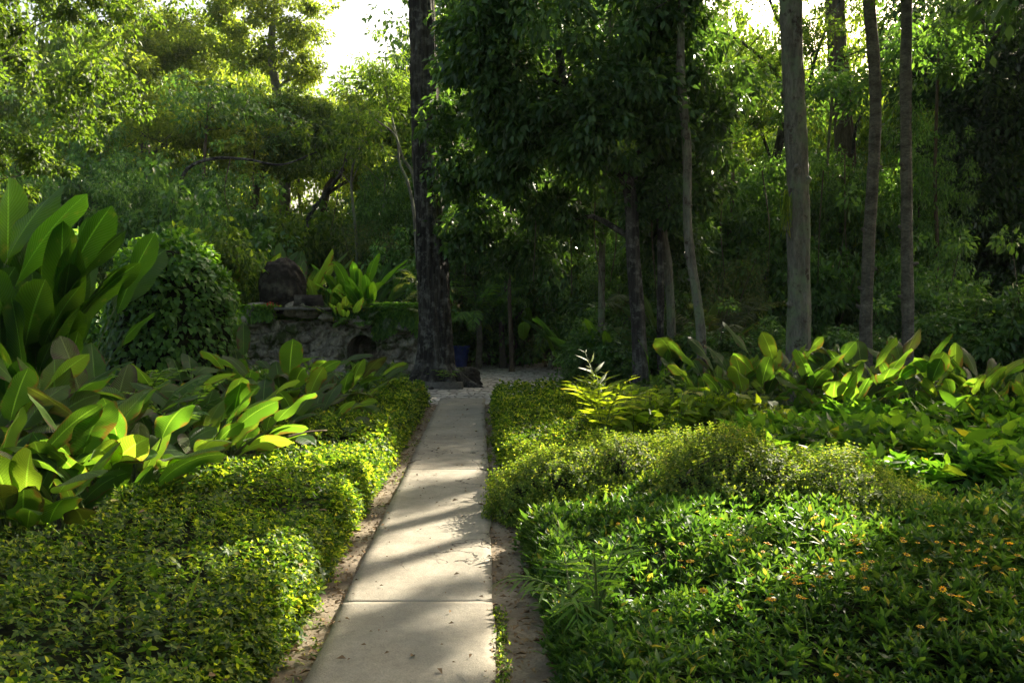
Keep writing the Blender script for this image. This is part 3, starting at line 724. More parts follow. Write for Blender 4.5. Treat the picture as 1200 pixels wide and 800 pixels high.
mid = [
 (262, 7.4, 20, .55, .5, .22, 'bright broad leaved plant left of the yellow leaf in the middle left bed'),
 (305, 8.1, 20, .5, .5, .22, 'broad leaved plant with a tall yellow green leaf beside the sunlit hedge'),
 (335, 9.6, 20, .62, .5, .22, 'broad leaved plant in front of the dark boulder'),
 (362, 9.0, 18, .42, .45, .18, 'broad leaved plant with drooping pale leaves above the sunlit hedge'),
 (285, 10.6, 18, .75, .5, .22, 'upright broad leaved plant at the foot of the rockwork left end'),
 (392, 11.2, 18, .55, .48, .2, 'broad leaved plant directly below the arched hole'),
 (345, 11.8, 16, .75, .5, .2, 'tall leaved plant standing before the rockwork wall'),
 (228, 8.8, 20, .65, .52, .24, 'broad leaved plant at the right foot of the vine covered mound'),
 (415, 12.6, 16, .45, .45, .17, 'broad leaved plant at the far end of the left bed beside the hedge'),
]
for i, (px, Y, n, pet, L_, W_, lb) in enumerate(mid):
    x = (px-600)/F*Y; paddle_plant(lb, (x, Y), n+8, pet*1.25, L_*.95, W_, 240+i, group=PG, old=1, nu=4, nv=10, spread=.32, el=(50, 88), bend=(.7, 2.0), fold=.2)
tall = [
 (5, 8.4, 34, 1.9, .98, .48, 'tall clump of upright bright green paddle leaves at the left edge'),
 (60, 8.8, 26, 1.6, .95, .42, 'tall paddle leaved clump touching the vine covered mound'),
 (45, 8.0, 22, .9, .8, .36, 'lower paddle leaved clump leaning toward the vine covered mound'),
 (-75, 7.9, 26, 1.8, 1.0, .46, 'tall leaf clump cut by the left edge of the view'),
]
for i, (px, Y, n, pet, L_, W_, lb) in enumerate(tall):
    x = (px-600)/F*Y; paddle_plant(lb, (x, Y), n, pet, L_, W_, 270+i, mat='paddle_dark', el=(76, 90), bend=(.1, .95), fold=.25, old=0, nu=6, nv=14, spread=.3)
right = [
 (880, 10.4, 28, .7, 0.61, 0.30, 'broad leaved plant with tall leaves before the thick grey trunk'),
 (930, 11.0, 26, .75, 0.57, 0.32, 'broad leaved plant just right of the thick grey trunk foot'),
 (975, 10.3, 26, .65, 0.55, 0.32, 'broad leaved plant with rounded grey green leaves in the right bed'),
 (1020, 10.9, 26, .7, 0.53, 0.32, 'broad leaved plant before the pale ringed trunk'),
 (1072, 10.8, 26, .65, 0.53, 0.25, 'broad leaved plant before the dark slender trunk'),
 (1122, 10.4, 26, .55, 0.55, 0.22, 'narrow leaved plant right of the dark slender trunk'),
 (1165, 10.8, 26, .55, 0.53, 0.21, 'narrow leaved plant second from the right edge'),
 (1215, 9.9, 26, .55, 0.53, 0.21, 'narrow leaved plant cut by the right edge'),
 (838, 11.4, 24, .5, 0.46, 0.23, 'low broad leaved plant in front of the slanting thin trunk'),
]
for i, (px, Y, n, pet, L_, W_, lb) in enumerate(right):
    x = (px-600)/F*Y; paddle_plant(lb, (x, Y), n+4, pet*1.3, L_*.8, W_*.84, 300+i, group='broad leaved plants in the right bed', old=1 if i % 3 == 0 else 0, nu=5, nv=11, spread=.32, el=(60, 88), bend=(.4, 1.5), fold=.2)

# lime coloured leafy plants in sun
def leafy(label, c, r, h, seed, mat, size=.13, n=260, tpl=None, name='leafy_plant', cat='plant', droop=.2, group=None):
    rng = np.random.default_rng(seed)
    t = thing(name, label, cat, (c[0], c[1], 0), group); o = org(t)
    mb, st = MB(), MB(); tp = tpl or T_heart(.8, .25)
    pos = []; dr = []
    for k in range(max(6, n//14)):
        a = rng.uniform(0, 2*PI); q = r*math.sqrt(rng.random()); hh = h*rng.uniform(.65, 1.05)*(1-.35*(q/r)**2)
        e = np.array([c[0]+q*math.cos(a), c[1]+q*math.sin(a), hh]); s = np.array([c[0]+q*.35*math.cos(a), c[1]+q*.35*math.sin(a), 0])
        pts = smooth_path([s, (s+e)/2+rng.normal(size=3)*.04, e], 7); tube(st, pts, np.linspace(.007, .003, 7), 4)
        m = 14; f = rng.uniform(.35, 1, m)
        for q_ in f:
            i = min(6, int(q_*6)); d = unit(rng.normal(size=3)*np.array([1, 1, .35])+np.array([0, 0, .1])); pos.append(pts[i]+d*.04); dr.append(d)
    pos, dr = np.array(pos), np.array(dr); m = len(pos)
    dr = unit(dr+np.array([0, 0, -droop])); nr = unit(np.array([0, 0, 1.])+rng.normal(size=(m, 3))*.4)
    scatter(mb, tp, pos, frames(dr, nr), size*rng.uniform(.6, 1.3, m))
    mb.build('leaves', M[mat], t, False, o); st.build('stems', M['stem'], t, True, o)
    return t
lime = [(742, 9.6, 'lime green leafy plant closest to the young palm'), (790, 9.8, 'lime green leafy plant in the sun between the young palm and the slanting thin trunk'),
        (835, 10.0, 'yellowish leafy plant in the sun below the withered brown leaf'), (880, 9.3, 'bright green leafy plant in front of the tall pointed leaf')]
for i, (px, Y, lb) in enumerate(lime):
    leafy(lb, ((px-600)/F*Y, Y), .5, .82, 330+i, 'lime', .13, 620, group='lime green leafy plants in the right bed')

# ================================================================ PALMS AND FERNS
def frond(mb, st, base, az, el, L, bend, nl, ll, lw, rng, vshape=.3, droop=.35, r=.008, start=.2, taper=True):
    k = 16; pos = [np.array(base, float)]; ds = []
    for i in range(k):
        e = el-bend*(i/k)**1.4; d = np.array([math.cos(az)*math.cos(e), math.sin(az)*math.cos(e), math.sin(e)]); ds.append(d); pos.append(pos[-1]+d*L/k)
    ds.append(ds[-1]); pos = np.array(pos); ds = np.array(ds)
    tube(st, pos, np.linspace(r, r*.2, len(pos)), 5)
    t = np.linspace(start, 1, nl); pp, dd, nn, ss = [], [], [], []
    for q in t:
        f = q*k; i = min(k-1, int(f)); p = pos[i]+(pos[i+1]-pos[i])*(f-i); d = ds[i]
        sd = np.cross(d, [0, 0, 1.]); sd /= max(1e-6, np.linalg.norm(sd)); up = np.cross(sd, d)
        pr = math.sin(PI*(.12+.83*(q-start)/(1-start)))**.6 if taper else 1
        for sg in (-1, 1):
            v = sd*sg*.85+d*(.35+.6*q)+up*vshape+np.array([0, 0, -droop*rng.uniform(.6, 1.4)])+rng.normal(size=3)*.07
            pp.append(p); dd.append(v); nn.append(up+sd*sg*-.3+rng.normal(size=3)*.15); ss.append(ll*pr*rng.uniform(.85, 1.1))
    scatter(mb, T_six(lw, .25, .35, .25, .6), np.array(pp), frames(unit(np.array(dd)), unit(np.array(nn))), np.array(ss))
def palm(label, c, z, n, L, nl, ll, lw, seed, mat='fern', name='palm', cat='palm', el=(30, 80), bend=(.6, 1.4), az=None, trunk=0, group=None, droop=.35, leafname='fronds'):
    rng = np.random.default_rng(seed); t = thing(name, label, cat, (c[0], c[1], 0 if trunk else z), group); o = org(t)
    lv, st = MB(), MB()
    if trunk:
        tb = MB(); tube(tb, smooth_path([[c[0], c[1], 0], [c[0]+.05, c[1], z*.5], [c[0], c[1], z]], 14), np.linspace(trunk*1.2, trunk, 14), 10, .1, seed)
        tb.build('trunk', M['bark_ring'], t, True, o)
    for k in range(n):
        a = 2*PI*k/n+rng.uniform(-.3, .3) if az is None else rng.normal(az[0], az[1])
        frond(lv, st, (c[0], c[1], z), a, math.radians(rng.uniform(*el)), L*rng.uniform(.75, 1.1), rng.uniform(*bend), nl, ll, lw, rng, droop=droop)
    lv.build(leafname, M[mat], t, False, o); st.build('stalks', M['stem'], t, True, o)
    return t
p = G(708, 545, .1); palm('young palm with pale feathery fronds catching the sun beside the path hedge', (p[0], p[1]), .4, 9, .8, 7, .27, .14, 401, mat='lime', el=(50, 88), bend=(.3, 1.0), name='young_palm')
p = G(700, 720, .3); palm('small palm seedling with narrow leaflets in the near right bed', (p[0], p[1]), .3, 7, .42, 7, .16, .11, 402, mat='fern', el=(25, 80), bend=(.4, 1.2), name='palm_seedling')
p = G(655, 700, .3); palm('palm seedling with drooping leaflets right by the path in the near right bed', (p[0]+.05, p[1]), .3, 7, .36, 8, .17, .10, 403, mat='fern', el=(15, 60), bend=(.4, 1.2), name='palm_seedling')

# ferns beside the front-left plants and vine mound
for i, (px, Y, z, n, L_, lb) in enumerate([(205, 7.0, .5, 9, .7, 'light green fern fronds between the vine covered mound and the left bed plants'),
    (255, 7.8, .5, 8, .6, 'light green fern among the broad leaves right of the mound'), (430, 13.5, .35, 9, .5, 'small fern at the corner of the left hedge near the rockwork'),
    (170, 8.2, .7, 8, .7, 'shaded fern at the front foot of the vine covered mound')]):
    palm(lb, ((px-600)/F*Y, Y), z, n, L_, 16, .10, .32, 410+i, mat='fern', name='fern', cat='fern', el=(30, 75), bend=(.6, 1.3))

# single blades poking out of the left ground cover
def lone_blade(label, px, py, L, W, az, el, bend, seed):
    rng = np.random.default_rng(seed); b = G(px, py, .43); t = thing('strap_leaf', label, 'leaf', b); o = org(t)
    lv, st = MB(), MB(); blade(lv, st, b, az, el, .05, L, W, bend, .25, .3, rng, 4, 12, .004)
    lv.build('blade', M['paddle'], t, True, o); st.build('stalk', M['stem'], t, True, o)
lone_blade('long pale strap leaf arching over the near left ground cover', 105, 722, .3, .055, .25, 1.1, 1.3, 1)
lone_blade('short upright pale leaf standing in the near left ground cover', 216, 716, .2, .055, .6, 1.25, .3, 2)
lone_blade('small strap leaf in the ground cover below the withered leaves', 105, 672, .16, .05, .1, .9, 1.4, 3)
# fallen stick on the sunlit hedge
mb = MB(); a, b = G(336, 512, .55), G(383, 504, .56); tube(mb, smooth_path([a, (a+b)/2+[0, 0, .015], b], 10), np.linspace(.012, .006, 10), 7, .2)
tag(mb.build('fallen_stick', M['twig'], smooth=True), 'pale fallen stick lying on the sunlit left hedge', 'stick')

# ================================================================ VINE-COVERED MOUND
def vine_mound():
    rng = np.random.default_rng(77); Y = 11.5; c = np.array([(200-600)/F*Y, Y, 0]); r = np.array([.95, .95, 2.72])
    t = thing('vine_covered_mound', 'tall rounded mound smothered in dark green climbing vine', 'vine', c); o = org(t)
    def surf(d, k): return c+d*r*(1+.16*(fbm(d[..., 0]*2.5+4, d[..., 2]*2.5+d[..., 1], 70)-.45)*2)[..., None]*k
    U, V = np.meshgrid(np.linspace(0, 2*PI, 40, endpoint=False), np.linspace(0, PI/2, 26))
    sq = np.cos(V)**.6
    d = np.stack([np.cos(U)*sq, np.sin(U)*sq, np.sin(V)**.85], -1); VV = surf(d, .93)
    i = np.arange(25)[:, None]*40; j = np.arange(40)[None]; j2 = (j+1) % 40
    mb = MB(); mb.add(VV.reshape(-1, 3), [np.stack([i+j, i+j2, i+40+j2, i+40+j], -1).reshape(-1, 4)]); mb.build('stems', M['under'], t, True, o)  # plain dark core added behind the vine leaves as inner shade
    n = 8200; u = rng.uniform(0, 2*PI, n); v = np.arcsin(rng.random(n)**.8*.999); s2 = np.cos(v)**.6
    d = np.stack([np.cos(u)*s2, np.sin(u)*s2, np.sin(v)**.85], -1); out = unit(np.stack([np.cos(u)*np.cos(v), np.sin(u)*np.cos(v), np.sin(v)*.8], -1))
    p = surf(d, 1)+out*(rng.uniform(-.08, .1, n)+.14*(fbm(u*5, v*6, 71)-.45))[:, None]
    dr = unit(np.array([0, 0, -1.])*np.cos(v)[:, None]+out*.55+rng.normal(size=(n, 3))*.4)
    nr = unit(out+np.array([0, 0, .3])+rng.normal(size=(n, 3))*.3)
    mb = MB(); scatter(mb, T_heart(.75, .18), p, frames(dr, nr), .085*rng.uniform(.6, 1.35, n))
    # loose shoots at the top
    for k in range(26):
        a = rng.uniform(0, 2*PI); b = surf(np.array([math.cos(a)*.5, math.sin(a)*.5, .85]), 1)
        e = b+np.array([math.cos(a)*.15, math.sin(a)*.15, rng.uniform(.1, .3)]); q = smooth_path([b, (b+e)/2+[0, 0, .05], e], 7)
        dd = rng.normal(size=(7, 3)); scatter(mb, T_heart(.7, .2), q, frames(unit(dd), unit(rng.normal(size=(7, 3))+[0, 0, 1])), .07)
    mb.build('leaves', M['ivy'], t, False, o)
vine_mound()

# ================================================================ ROCKWORK
YW = 18.6
def cells(x, y, s=0):
    xi, yi = np.floor(x), np.floor(y); f1 = np.full(np.broadcast(x, y).shape, 9.); f2 = f1.copy(); idd = f1.copy()
    for a in (-1, 0, 1):
        for b in (-1, 0, 1):
            cx, cy_ = xi+a, yi+b
            h1 = np.sin(cx*12.9898+cy_*78.233+s)*43758.5453; h1 = h1-np.floor(h1)
            h2 = np.sin(cx*39.346+cy_*11.135+s)*24634.6345; h2 = h2-np.floor(h2)
            d = np.hypot(cx+h1-x, cy_+h2-y); n1 = d < f1
            f2 = np.where(n1, f1, np.minimum(f2, d)); idd = np.where(n1, h1, idd); f1 = np.where(n1, d, f1)
    return f1, f2, idd
def rockwork():
    x0, x1 = P(262, 400, YW)[0], P(502, 400, YW)[0]; c = np.array([(x0+x1)/2, YW, 0])
    t = thing('rockwork_wall', 'low mossy rockwork wall with an arched hole at the path end', 'rock wall', c); o = org(t)
    mb = MB(); nx = 420; top = P(400, 378, YW)[2]
    xs = np.linspace(x0, x1, nx); nz = 130; zs = np.linspace(0, top, nz)
    ax, aw, ah = P(425, 400, YW)[0], .33, P(425, 393, YW)[2]
    rows = []
    for k, z in enumerate(zs):
        y = YW-.05+.10*(z/top)**2
        z_ = z; d = .38*(fbm(xs*1.6, z*1.5+0*xs, 81, 4)-.45)*2-.16*sstep(.55, 1.0, z/top)*(vnoise(xs*2.2, 0*xs, 83)-.3)+.13*(fbm(xs*5, z*4+0*xs, 84, 4)-.45)*2
        xx = xs*3.4+.8*fbm(xs*2, z*2+0*xs, 87); zz2 = z*4.6+.8*fbm(xs*2, z*2+0*xs, 88)+0*xs
        f1, f2, ci = cells(xx, zz2, 3.); d = d+.065*sstep(.0, .35, f2-f1)*(.6+.8*ci)-.06
        lip = np.clip(z-(ah-aw), 0, None); rr = np.sqrt((xs-ax)**2+lip**2)
        inside = sstep(aw*1.04, aw*.93, rr)*(z < ah+.1)
        rim = np.exp(-((rr-aw*1.15)/.06)**2)*.05
        rows.append(np.stack([xs, y-d*(1-inside)-rim+inside*1.2, np.full(nx, z)+0*xs], -1))
    th = top+.22*(fbm(xs*1.6, 0*xs+3., 85, 4)-.5)*2
    rows[-1][:, 2] = th
    for q in (.15, .4, .8, 1.3, 1.9):
        rows.append(np.stack([xs, np.full(nx, YW+q), th+.05*(fbm(xs*2, q*2+0*xs, 86)-.3)-(.0 if q < 1.8 else 1.4)], -1))
    V = np.array(rows); n, m = V.shape[:2]; i = np.arange(n-1)[:, None]*m+np.arange(m-1)[None]
    mb.add(V.reshape(-1, 3), [np.stack([i, i+1, i+m+1, i+m], -1).reshape(-1, 4)])
    # ends
    for col in (0, m-1):
        e = V[:, col].copy(); b = e.copy(); b[:, 1] = YW+1.95
        k = np.arange(n-1); mb.add(np.concatenate([e, b]), [np.stack([k, k+1, n+k+1, n+k], -1)])
    mb.build('stone_face', M['stone'], t, True, o)
    mb = MB()  # ledge slab
    a, b = P(322, 361, YW-.3), P(400, 361, YW-.3)
    for (xa, xb, za, zb, ya, yb) in ((a[0], b[0], a[2]-.045, a[2]+.02, YW-.38, YW+.5),):
        mb.add([[xa,ya,za],[xb,ya+.05,za],[xb,yb,za],[xa,yb,za],[xa+.01,ya+.01,zb],[xb-.02,ya+.07,zb],[xb,yb,zb],[xa,yb,zb]],
               [np.array([[0,1,5,4],[1,2,6,5],[2,3,7,6],[3,0,4,7],[4,5,6,7],[0,3,2,1]])])
    mb.build('ledge', M['slab'], t, False, o)
def rock(label, c, r, seed, mat='stone_dark', name='boulder', cat='boulder', n=96, amp=.3, taper=.35):
    t = thing(name, label, cat, (c[0], c[1], c[2])); o = org(t)
    U, V = np.meshgrid(np.linspace(0, 2*PI, n, endpoint=False), np.linspace(-PI/2, PI/2, n//2))
    d = np.stack([np.cos(U)*np.cos(V), np.sin(U)*np.cos(V), np.sin(V)], -1)
    w = 1+amp*np.cos(V)**.4*(fbm(d[..., 0]*1.8+seed, d[..., 2]*1.8+d[..., 1]*1.3, seed, 4)-.45)*2+.32*np.cos(V)**.4*(fbm(d[..., 0]*6+seed, d[..., 2]*7+d[..., 1]*5, seed, 3)-.45)
    VV = d*w[..., None]*np.array(r); VV[..., 2] = r[2]*np.sign(VV[..., 2])*np.minimum(abs(VV[..., 2]/r[2]), 1.15)**.8; VV[..., 0] *= 1-taper*VV[..., 2]/r[2]*.5; VV = VV+np.array(c)
    k = n//2; i = np.arange(k-1)[:, None]*n; j = np.arange(n)[None]; j2 = (j+1) % n
    mb = MB(); mb.add(VV.reshape(-1, 3), [np.stack([i+j, i+j2, i+n+j2, i+n+j], -1).reshape(-1, 4)])
    ob = mb.build(name, M[mat], None, True)
    bpy.data.objects.remove(t); ob.name = name
    return tag(ob, label, cat)
rockwork()
p = P(330, 330, YW+.4)
rock('dark rounded upright boulder standing on top of the rockwork', (p[0], YW+.5, p[2]-.1), (.52, .42, .66), 91, amp=.22)
for k, (a, b, rx, lb) in enumerate([(420, 372, .3, 'mossy rock bulging above the arched hole'), (385, 366, .22, 'small rock on the rockwork edge right of the ledge'), (470, 378, .3, 'mossy rock at the rockwork end beside the big trunk'), (290, 372, .3, 'mossy rock nearest the vine covered mound')]):
    q = P(a, b, YW-.05); rock(lb, (q[0], YW-.02, q[2]-.08), (rx, .25, rx*.6), 960+k, 'stone', 'rock', 'rock', n=48)
p = P(352, 358, YW); rock('small pale stained rock at the foot of the upright boulder', (p[0]+.05, YW+.1, 1.72), (.4, .3, .22), 92, 'stone', 'rock', 'rock')
p = P(302, 358, YW); rock('brown mossy rock at the left end of the rockwork top', (p[0], YW+.05, 1.62), (.38, .3, .26), 93, 'stone', 'rock', 'rock')
# dark tilted panel leaning on the boulder
p = P(363, 353, YW-.1); mb = MB()
w, h, th = .36, .13, .03; A = np.array([[-w,0,-h],[w,0,-h],[w*.75,.12,h],[-w,.12,h]]); B_ = A+[0, th, 0]
mb.add(np.concatenate([A, B_])+p+[0, -.1, .02], [np.array([[0,1,2,3],[7,6,5,4],[0,4,5,1],[1,5,6,2],[2,6,7,3],[3,7,4,0]])])
tag(mb.build('slate_panel', M['stone_dark']), 'dark smooth slate panel leaning at the right foot of the upright boulder', 'slate')
# red flowers on the ledge
def redflowers():
    rng = np.random.default_rng(5); p = P(318, 356, YW-.25)
    t = thing('red_flowers', 'low plant with small red flowers on the rockwork left of the slate panel', 'flowers', p); o = org(t)
    n = 26; q = p+rng.normal(size=(n, 3))*[.11, .06, .025]; d = rdir(n, rng); mb = MB()
    scatter(mb, T_tri(.6), q, frames(d, unit(rng.normal(size=(n, 3))+[0, -1, 1])), .06); mb.build('petals', M['red'], t, False, o)
    n = 90; q = p+rng.normal(size=(n, 3))*[.15, .08, .04]-[0, 0, .07]; d = rdir(n, rng); mb = MB()
    scatter(mb, T_tri(.5), q, frames(d, unit(rng.normal(size=(n, 3))+[0, -1, 1])), .08); mb.build('leaves', M['broad'], t, False, o)
redflowers()
# plants on top of the rockwork
ztop = 1.5
for i, (px, Y, z, n, pet, L_, W_, mt, lb) in enumerate([
    (300, 21.0, 1.2, 13, 1.1, 1.1, .3, 'paddle', 'upright banana like plant directly behind the upright boulder'),
    (350, 21.2, 1.2, 14, 1.2, 1.1, .34, 'paddle', 'pale banana like plant right behind the boulder shoulder'),
    (278, 20.4, 1.0, 10, .9, 1.0, .26, 'paddle', 'narrow leaved plant between the vine covered mound and the boulder'),
    (390, 20.6, 1.3, 12, .5, .8, .22, 'paddle', 'leafy plant over the slate panel on the rockwork'),
    (425, 21.0, 1.4, 12, .9, .95, .24, 'paddle_dark', 'dark upright leaved plant above the arched hole'),
    (410, 19.2, 1.45, 16, .18, .42, .15, 'paddle', 'rosette of bright leaves on the rockwork top left of the arch'),
    (440, 20.2, 1.4, 12, .5, .85, .2, 'paddle_dark', 'spreading dark strap leaved plant between the arch and the big trunk')]):
    paddle_plant(lb, ((px-600)/F*Y, Y-.6), n+12, pet, L_, W_*1.1, 500+i, mat=mt, old=0, nu=4, nv=9, spread=.45, z0=z, el=(50, 86), bend=(.4, 1.2))
for i, (px, Y, z, n, L_, lb) in enumerate([(380, 19.4, 1.5, 12, .8, 'fern growing above the slate panel'), (300, 19.6, 1.6, 12, .9, 'fern growing behind the brown mossy rock'), (415, 18.5, 1.35, 10, .55, 'fern hanging just above the left side of the arch'), (462, 18.9, 1.55, 12, 1.1, 'drooping grey green fern at the right end of the rockwork top'), (485, 18.0, 2.3, 7, .8, 'fern growing on the left side of the big dark trunk'),
    (440, 18.9, 1.5, 10, .7, 'fern over the arched hole')]):
    palm(lb, ((px-600)/F*Y, Y), z, n, L_, 22, .16, .2, 520+i, mat='dusty' if 2 < i < 5 else 'fern', name='fern', cat='fern', el=(10, 60), bend=(.8, 1.6))
def drape(label, px0, px1, z0, z1, seed, mat='broad'):
    rng = np.random.default_rng(seed); a, b = P(px0, 400, YW)[0], P(px1, 400, YW)[0]; n = 3400
    x = rng.uniform(a, b, n); f = rng.random(n); z = z1-(z1-z0)*f**1.5*(.4+.6*vnoise(x*3, 0*x, seed)); y = YW-.12-.1*f+rng.uniform(-.08, .45, n)*(1-f)
    d = unit(np.stack([rng.normal(size=n)*.5, -np.ones(n)*.6, -f*1.2+.2], -1)); mb = MB()
    scatter(mb, T_tri(.35), np.stack([x, y, z], -1), frames(d, unit(rng.normal(size=(n, 3))*.4+[0, -.6, 1])), .12*rng.uniform(.6, 1.5, n))
    ob = mb.build('trailing_plant', M[mat]); tag(ob, label, 'plant')
drape('trailing grassy plant hanging over the rockwork right of the arch', 440, 492, 1.05, 1.85, 530, 'fern')
drape('leafy trailing plant covering the rockwork top left of the ledge', 268, 322, 1.35, 1.8, 532, 'fern')
drape('low leafy plant spilling over the rockwork edge left of the arch', 395, 440, 1.4, 1.75, 531)

# ================================================================ BIG TRUNK AND BLUE POT
def px_path(pts, Y): return [P(a, b, Y) if b is not None else G(a, 0) for a, b in pts]
def bigtree():
    Y = 17.6; base = P(511, 449, Y)
    pts = [P(512, 450, Y), P(510, 400, Y), P(506, 300, Y), P(500, 180, Y), P(496, 60, Y), P(493, -40, Y), P(492, -160, Y), P(498, -300, Y)]
    t = make_tree('massive dark fissured tree trunk standing at the end of the path', base, pts, .325, .235,
        [[base[0]-1, Y-1, 13.5]], [[4.2, 4, 2.4]], 90, .8, 120, .16, T_tri(.4), M['dark'], M['bark_dark'], seed=3, nlimb=14, rough=.16, flare=1.45, seg=96, smoothp=260, ridge=.13)
    o = org(t); mb = MB()
    for a, L_, r in ((-2.6, .6, .14), (-2.1, .4, .1), (-1.6, .5, .13), (-.9, .65, .15), (-.35, .8, .15), (.2, .6, .12), (3.4, .6, .14)):
        e = np.array([base[0]+math.cos(a)*(.3+L_), Y+math.sin(a)*(.3+L_), -.03]); s = np.array([base[0]+math.cos(a)*.25, Y+math.sin(a)*.25, .42])
        tube(mb, smooth_path([s, (s+e)/2+[0, 0, -.08], e], 9), np.linspace(r*1.3, r*.5, 9), 9, .25, 4)
    mb.build('root', M['bark_dark'], t, True, o)
bigtree()
p = G(548, 452); rock('dark knobbly stump of root beside the base of the big trunk', (p[0], p[1]+.2, .15), (.3, .3, .27), 95, 'stone_dark', 'stump', 'stump', amp=.45)
p = G(515, 456); mb = MB(); xs = [-.62, .5]
mb.add([[p[0]-.62,p[1]-.1,0],[p[0]+.5,p[1]-.12,0],[p[0]+.5,p[1]+.3,0],[p[0]-.62,p[1]+.3,0],[p[0]-.6,p[1]-.08,.16],[p[0]+.46,p[1]-.1,.14],[p[0]+.48,p[1]+.28,.14],[p[0]-.6,p[1]+.28,.16]],
       [np.array([[0,1,5,4],[1,2,6,5],[2,3,7,6],[3,0,4,7],[4,5,6,7]])])
tag(mb.build('stone_slab', M['slab']), 'flat stone slab lying in front of the big trunk', 'stone')
palm('tuft of thin leaves growing at the foot of the big trunk', (G(527, 447)[0], 17.2), .12, 8, .6, 6, .2, .12, 541, mat='fern', name='grass_tuft', cat='plant', el=(40, 80))
palm('small tuft of leaves on the ground between arch and big trunk', (G(475, 447)[0], 17.6), .05, 9, .55, 7, .2, .13, 542, mat='fern', name='grass_tuft', cat='plant', el=(40, 80))
def pot():
    Y = 24.0; p = P(540, 424, Y); c = (p[0], Y, 0); t = thing('planter', 'glossy dark blue planter pot behind the big trunk', 'planter', c); o = org(t)
    prof = [(.16,.0),(.18,.02),(.22,.3),(.26,.55),(.29,.6),(.29,.66),(.25,.66),(.24,.58),(0,.58)]; n = 28; a = np.arange(n)*2*PI/n
    V = np.array([[[c[0]+r*math.cos(q), c[1]+r*math.sin(q), z] for q in a] for r, z in prof]); i = np.arange(len(prof)-1)[:, None]*n; j = np.arange(n)[None]; j2 = (j+1) % n
    mb = MB(); mb.add(V.reshape(-1, 3), [np.stack([i+j, i+j2, i+n+j2, i+n+j], -1).reshape(-1, 4)]); mb.build('pot', M['blue'], t, True, o)
    rng = np.random.default_rng(2); q = np.array([c[0], c[1], .8])+rng.normal(size=(300, 3))*[.18, .18, .13]; mb = MB()
    scatter(mb, T_tri(.4), q, frames(rdir(300, rng), rdir(300, rng)), .13); mb.build('foliage', M['dark'], t, False, o)
pot()

# ================================================================ TREES THAT CAN BE TOLD APART
TL = T_tri(.5, .14, .1); TW = T_tri(.62, .14, .1); TN = T_tri(.2, .1, .05)
# near tree, upper left corner
Y = 15.5; b = P(-60, 420, Y)
make_tree('leafy tree with sunlit sprays filling the upper left corner', b, [[b[0], Y, 0], [b[0]+.3, Y, 4], [b[0]+.2, Y, 8], [b[0]+.6, Y, 11]], .28, .12,
    [[P(45, 60, Y)[0], Y, P(45, 60, Y)[2]], [P(5, 190, Y)[0], Y-.5, P(5, 190, Y)[2]], [P(60, -60, Y)[0], Y, P(0, -60, Y)[2]]], [[1.7, 1.8, 1.8], [1.1, 1.3, .8], [2.2, 1.8, 1.5]],
    300, .3, 105, .105, TW, M['mid'], M['bark_grey'], seed=11, hole=.42, nlimb=60)
# sunlit tree behind
Y = 27; b = P(175, 400, Y)
make_tree('broad sunlit yellow green tree in the upper left distance', b, [[b[0], Y, 0], P(185, 300, Y), P(172, 200, Y), P(168, 110, Y)], .3, .1,
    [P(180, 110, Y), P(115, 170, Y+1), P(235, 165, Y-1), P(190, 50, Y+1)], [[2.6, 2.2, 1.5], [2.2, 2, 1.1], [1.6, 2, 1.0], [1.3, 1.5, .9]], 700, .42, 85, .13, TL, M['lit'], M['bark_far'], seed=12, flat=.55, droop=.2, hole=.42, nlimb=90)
# tall tree left of the sky gap
Y = 30
make_tree('tall tree with a billowing crown left of the open sky', P(335, 400, Y), [[P(337, 380, Y)[0], Y, 0], P(334, 260, Y), P(333, 190, Y), P(326, 120, Y), P(318, 60, Y), P(322, 10, Y)], .26, .12,
    [P(322, 30, Y), P(285, 60, Y), P(345, 80, Y), P(352, 20, Y), P(300, -30, Y), P(268, 15, Y)], [[1.5, 1.4, 1.2], [.9, 1, .6], [1.0, 1, .6], [1.2, 1.2, .9], [1.6, 1.6, 1.3], [.8, .8, .7]], 520, .27, 50, .12, TW, M['lit'], M['bark_grey'], seed=13, hole=.42, nlimb=70)
# rounded canopy below it
Y = 28
make_tree('dense low canopy tree beneath the tall billowing crown', P(300, 400, Y), [[P(290, 380, Y)[0], Y, 0], P(296, 260, Y), P(310, 180, Y), P(325, 140, Y)], .16, .08,
    [P(318, 135, Y), P(280, 150, Y), P(365, 150, Y), P(330, 185, Y)], [[1.6, 1.5, .9], [1.1, 1.2, .8], [1.3, 1.3, .8], [1.8, 1.4, .6]], 420, .38, 85, .12, TW, M['mid'], M['bark_far'], seed=14, flat=.5, hole=.35, nlimb=50)
Y = 31
make_tree('light yellow green tree with slanting boughs below the open sky', P(400, 400, Y), [[P(372, 380, Y)[0], Y, 0], P(378, 250, Y), P(395, 205, Y), P(425, 170, Y), P(440, 140, Y)], .2, .08,
    [P(420, 155, Y), P(385, 175, Y), P(460, 160, Y), P(440, 205, Y), P(395, 128, Y)], [[1.7, 1.5, .9], [1.1, 1.2, .8], [1.0, 1.3, 1.1], [1.3, 1.4, .7], [1.2, 1, .4]], 480, .32, 65, .125, TL, M['lit'], M['bark_brown'], seed=15, flat=.5, hole=.42, nlimb=60, droop=.2)
Y = 22
make_tree('feathery leaved slender tree just left of the big dark trunk', P(470, 400, Y), [[P(492, 400, Y)[0], Y, 0], P(488, 230, Y), P(470, 180, Y), P(455, 120, Y), P(448, 70, Y)], .06, .02,
    [P(458, 110, Y), P(470, 150, Y), P(450, 75, Y)], [[.9, .9, .8], [.7, .8, .7], [.6, .6, .5]], 60, .34, 60, .17, TN, M['mid'], M['bark_grey'], seed=16, flat=.35, hole=.5, nlimb=22)
